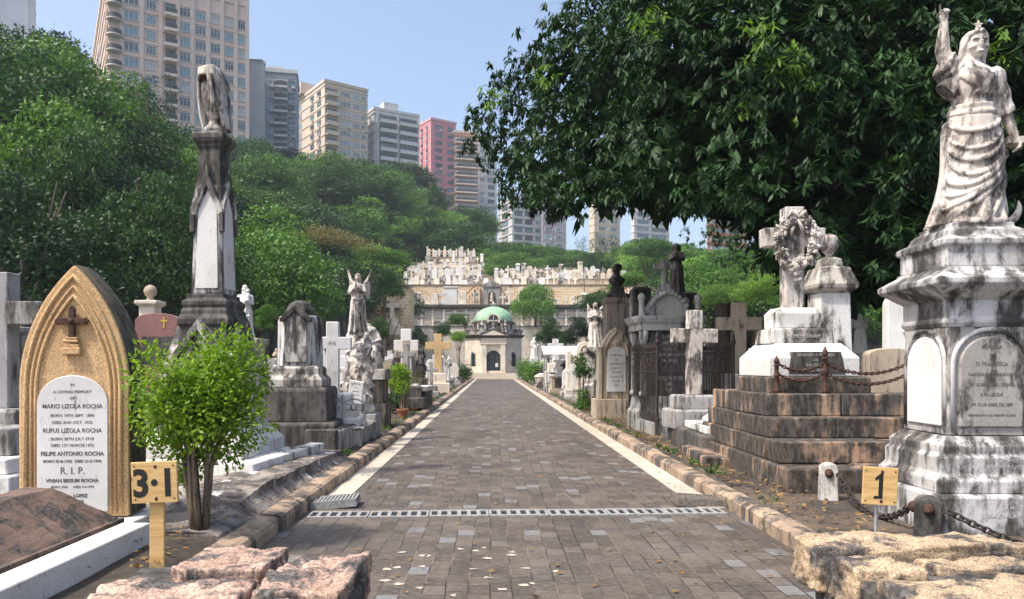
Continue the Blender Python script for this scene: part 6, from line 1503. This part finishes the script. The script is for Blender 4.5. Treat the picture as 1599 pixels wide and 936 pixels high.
# ------------------------------------------------------------------ the crowded graves along both sides
FILL = {}
def fproto(kind, mat, mat2):
    t = bpy.data.objects.new({'cross': 'grave_cross', 'arch': 'arched_headstone', 'obelisk': 'small_obelisk', 'pillar': 'urn_pillar', 'box': 'box_tomb', 'column': 'broken_column', 'figure': 'grave_statue', 'scroll': 'scrolled_headstone'}[kind], None); C.objects.link(t)
    bm = B()
    if kind in ('box',): box(bm, -.55, .55, -.9, .9, -.2, .18); box(bm, -.45, .45, -.8, .8, .182, .62)
    elif kind == 'figure': sq(bm, [(.42, -.2), (.42, .4), (.34, .45), (.32, 1.1), (.38, 1.14), (.38, 1.2)])
    else: sq(bm, [(.48, -.2), (.48, .25), (.45, .28)]); sq(bm, [(.37, .282), (.37, .56), (.32, .60)])
    obj('pedestal', bm, mat2, t, bev=.015, seg=1)
    bm = B()
    if kind == 'cross': prism(bm, [(x, z + .602) for x, z in cross_pts(1.35, .82, .2, .95)], -.085, .085); nm = 'stone_cross'
    elif kind == 'arch': prism(bm, ogive(.68, 1.75, 1.25, 8, z0=.602), -.11, .11); prism(bm, round_top(.48, 1.5, .2, 8, z0=.7), -.13, -.111); nm = 'slab'
    elif kind == 'scroll':
        prism(bm, [(-.36, .602), (.36, .602), (.36, 1.2), (.24, 1.28), (.22, 1.42)] + [(.22 * math.cos(R(a)), 1.42 + .2 * math.sin(R(a))) for a in range(20, 180, 20)] + [(-.22, 1.42), (-.24, 1.28), (-.36, 1.2)], -.11, .11); box(bm, -.26, .26, -.125, -.111, .7, 1.15); nm = 'slab'
    elif kind == 'obelisk': sq(bm, [(.24, .602), (.17, 2.0), (.01, 2.22)]); nm = 'shaft'
    elif kind == 'pillar':
        sq(bm, [(.25, .602), (.23, 1.5), (.30, 1.56), (.30, 1.64), (.16, 1.7)]); lathe(bm, [(.1, 1.702), (.06, 1.78), (.15, 1.95), (.16, 2.03), (.05, 2.1), (.08, 2.14), (.01, 2.2)], 14); nm = 'shaft'
    elif kind == 'column': lathe(bm, [(.24, .602), (.24, .68), (.17, .74), (.155, 1.75), (.19, 1.8), (.2, 1.86), (.1, 1.95)], 18); nm = 'column'
    elif kind == 'box': prism(bm, [(-.5, .622), (.5, .622), (.5, .68), (.12, .86), (-.12, .86), (-.5, .68)], -.86, .86); nm = 'lid'
    elif kind == 'figure': nm = None
    if nm: obj(nm, bm, mat, t, bev=.015, seg=1)
    else:
        bm.free(); f = Fig(1.15, 0, 1.1, .11, len(FILL) * 1.3); f.body(56, 34); f.head(yaw=.2, veil=len(FILL) % 2 == 0, hair=len(FILL) % 2 == 1)
        for q in (-1, 1): f.limb([(q * .11, 0, .785), (q * .15, -.05, .66), (q * .02, -.13, .70)], [.042, .036, .022]); f.hand((q * .02, -.13, .70), (-q * .4, -.3, .8), (q, -.3, .1), curl=.3, side=q)
        f.done('statue', mat, t, .02, (0, 0, 1.21), 0)
    return t
FM = {'white': (MARBC, MARBD), 'grey': (GREY, GREY), 'streaked white': (MARB, MARBD), 'beige': (BEIGE, BEIGE), 'blackened': (DARK, DARK), 'cream': (CREAM, MARBD)}
FD = {'cross': ('stone cross on a pedestal', 'cross'), 'arch': ('pointed-arch headstone', 'gravestone'), 'obelisk': ('small obelisk', 'obelisk'), 'pillar': ('pillar with urn', 'monument'), 'box': ('coped box tomb', 'tomb'), 'column': ('round column', 'monument'), 'figure': ('robed figure on pedestal', 'statue'), 'scroll': ('scroll-topped headstone', 'gravestone')}
taken = [(o.location.x, o.location.y) for o in C.objects if o.parent is None and 'label' in o and abs(o.location.x) < 14 and 5 < o.location.y < 95]
rf = random.Random(21); fused = set(); nf = 0
def place(kd, cn, x, y, s, side, row):
    global nf
    if (kd, cn) not in FILL: FILL[kd, cn] = fproto(kd, *FM[cn])
    p = FILL[kd, cn]; o = p if (kd, cn) not in fused else copy_tree(p); fused.add((kd, cn))
    o.location = (x, y, ground_z(x, y)); o.rotation_euler = (0, R(rf.uniform(-1.2, 1.2)), rf.uniform(-.12, .12)); o.scale = (s, s, s * rf.uniform(.9, 1.15))
    far = 'near the chapel' if y > 60 else ('half way along' if y > 34 else 'nearer half')
    o['label'] = '%s %s, %s row %s of path, %s' % (cn, FD[kd][0], row, side, far); o['category'] = FD[kd][1]
    o['group'] = '%s %ss, %s row %s, %s' % (cn, FD[kd][0], row, side, far); nf += 1
for side, xs_, y0s in (('left', (-3.15, -4.7, -6.4, -8.4, -10.6), (27, 16, 17.5, 19, 21)), ('right', (3.55, 5.3, 7.1, 9.2, 11.6), (29, 26, 21, 19, 22))):
    for row, (xr, y0) in enumerate(zip(xs_, y0s)):
        y = y0
        while y < 86 - row * 4:
            x, yy = xr + rf.uniform(-.3, .3), y + rf.uniform(-.5, .5)
            y += (1.75 if row < 2 else 2.3) + y * .012
            if any((x - a) ** 2 * 1.3 + (yy - b) ** 2 < 1.25 for a, b in taken): continue
            kd = rf.choices(('cross', 'arch', 'obelisk', 'pillar', 'box', 'column', 'figure', 'scroll'), (4, 2.2, .9, 1.3, 1.6, .7, .9, 2))[0]
            cn = rf.choices(('white', 'grey', 'streaked white', 'beige', 'blackened', 'cream'), (2.4, 1.6, 2.4, 1.8, .7, 1.8))[0]
            s = rf.uniform(.62, .95) if row == 0 else rf.uniform(.8, 1.2)
            place(kd, cn, x, yy, s, side, ('first', 'second', 'third', 'fourth', 'fifth')[row])
print('fillers', nf)
# low plots with kerbs beside the path
PLOT = None
def plot(x, y, rz, first=[None]):
    if first[0] is None:
        t = thing('grave_plot', '', 'grave'); bm = B(); box(bm, -.5, .5, -.95, .95, -.1, .12); box(bm, -.38, .38, -.83, .83, .121, .2); obj('ledger', bm, MARBD, t, bev=.015, seg=1)
        for q in (-1, 1): bm = B(); box(bm, q * .56 - .055, q * .56 + .055, -1.0, 1.0, -.1, .26); obj('kerb', bm, BEIGE, t, bev=.01, seg=1)
        first[0] = t; o = t
    else: o = copy_tree(first[0])
    o.location = (x, y, .1); o.rotation_euler = (0, 0, rz)
    sd = 'left' if x < 0 else 'right'
    o['label'] = 'low kerbed grave plot lying among the headstones %s of the path' % sd; o['category'] = 'grave'; o['group'] = 'low kerbed plots on the ' + sd
for k in range(30):
    s = rf.choice((-1, 1)); x = s * rf.uniform(4.0, 11) ; y = rf.uniform(18, 60)
    if not any((x - a) ** 2 + (y - b) ** 2 < 2.2 for a, b in taken): plot(x, y, rf.uniform(-.1, .1)); taken.append((x, y))

# ------------------------------------------------------------------ fallen leaves, weeds, grit
def scatter(name, n, fx, leaf, wd, mat, up=.2, lo=.004):
    P = np.array([fx() for _ in range(n)]); D = RNG.normal(size=(n, 3)); D[:, 2] = RNG.uniform(-.02, up, n); Nn = np.tile(np.array([[0, 0, 1.0]]), (n, 1)) + RNG.normal(0, .2, (n, 3))
    o = link(name, leaf_mesh(name, P, D, Nn, leaf * RNG.uniform(.5, 1.3, n), wd * RNG.uniform(.6, 1.3, n), mat, fold=-.1)); o['kind'] = 'stuff'
DRY = leafmat('dry_leaf', (.10, .055, .025), (.36, .22, .08), .1, .7, 0, 8)
scatter('fallen_leaves', 170, lambda: (random.uniform(KL + .1, KR - .1), 4.6 + random.random() ** 1.6 * 22, .016), .07, .035, DRY, .25)
scatter('fallen_leaves', 900, lambda: (KR + .3 + abs(random.gauss(0, .45)), random.uniform(5, 24), .165), .08, .04, DRY, .4)
scatter('fallen_leaves', 500, lambda: (KL - .35 - abs(random.gauss(0, .3)), random.uniform(5, 24), .19), .07, .035, DRY, .4)
def tuft():
    s = random.choice((-1, 1)); y = 9 + random.random() ** 1.5 * 40; k = math.floor(y / 1.3)
    rr = random.Random(k * 2 + s); y = k * 1.3 + rr.random() + random.gauss(0, .12)
    return ((KL - .33 - abs(random.gauss(0, .08))) if s < 0 else (KR + .34 + abs(random.gauss(0, .08))), y, .13)
scatter('weeds', 1500, tuft, .10, .028, LEAF_MD, 2.2)
# whitewash chips trodden into the bricks by the near left stones
bm = B(); rp = random.Random(5)
for k in range(26):
    x, y = rp.uniform(-1.0, .55), rp.uniform(4.7, 6.6); n = rp.randint(3, 5); a0 = rp.uniform(0, 6)
    vs = [bm.verts.new((x + rp.uniform(.015, .06) * math.cos(a0 + 2 * math.pi * q / n), y + rp.uniform(.015, .05) * math.sin(a0 + 2 * math.pi * q / n), .0045)) for q in range(n)]
    bm.faces.new(vs)
o = obj('pale_stone_chips', bm, STRIP); o['kind'] = 'stuff'
# ------------------------------------------------------------------ hazy air
bm = B(); box(bm, -460, 460, -75, 720, -2.5, 150)
hm = bpy.data.materials.new('hazy_air'); hm.use_nodes = True; hn = hm.node_tree; hn.nodes.remove(hn.nodes['Principled BSDF'])
pv = hn.nodes.new('ShaderNodeVolumePrincipled'); pv.inputs['Density'].default_value = .0004; pv.inputs['Color'].default_value = (.80, .88, 1, 1); pv.inputs['Anisotropy'].default_value = .2
hn.links.new(pv.outputs[0], hn.nodes['Material Output'].inputs['Volume'])
o = obj('haze', bm, hm); o['kind'] = 'stuff'
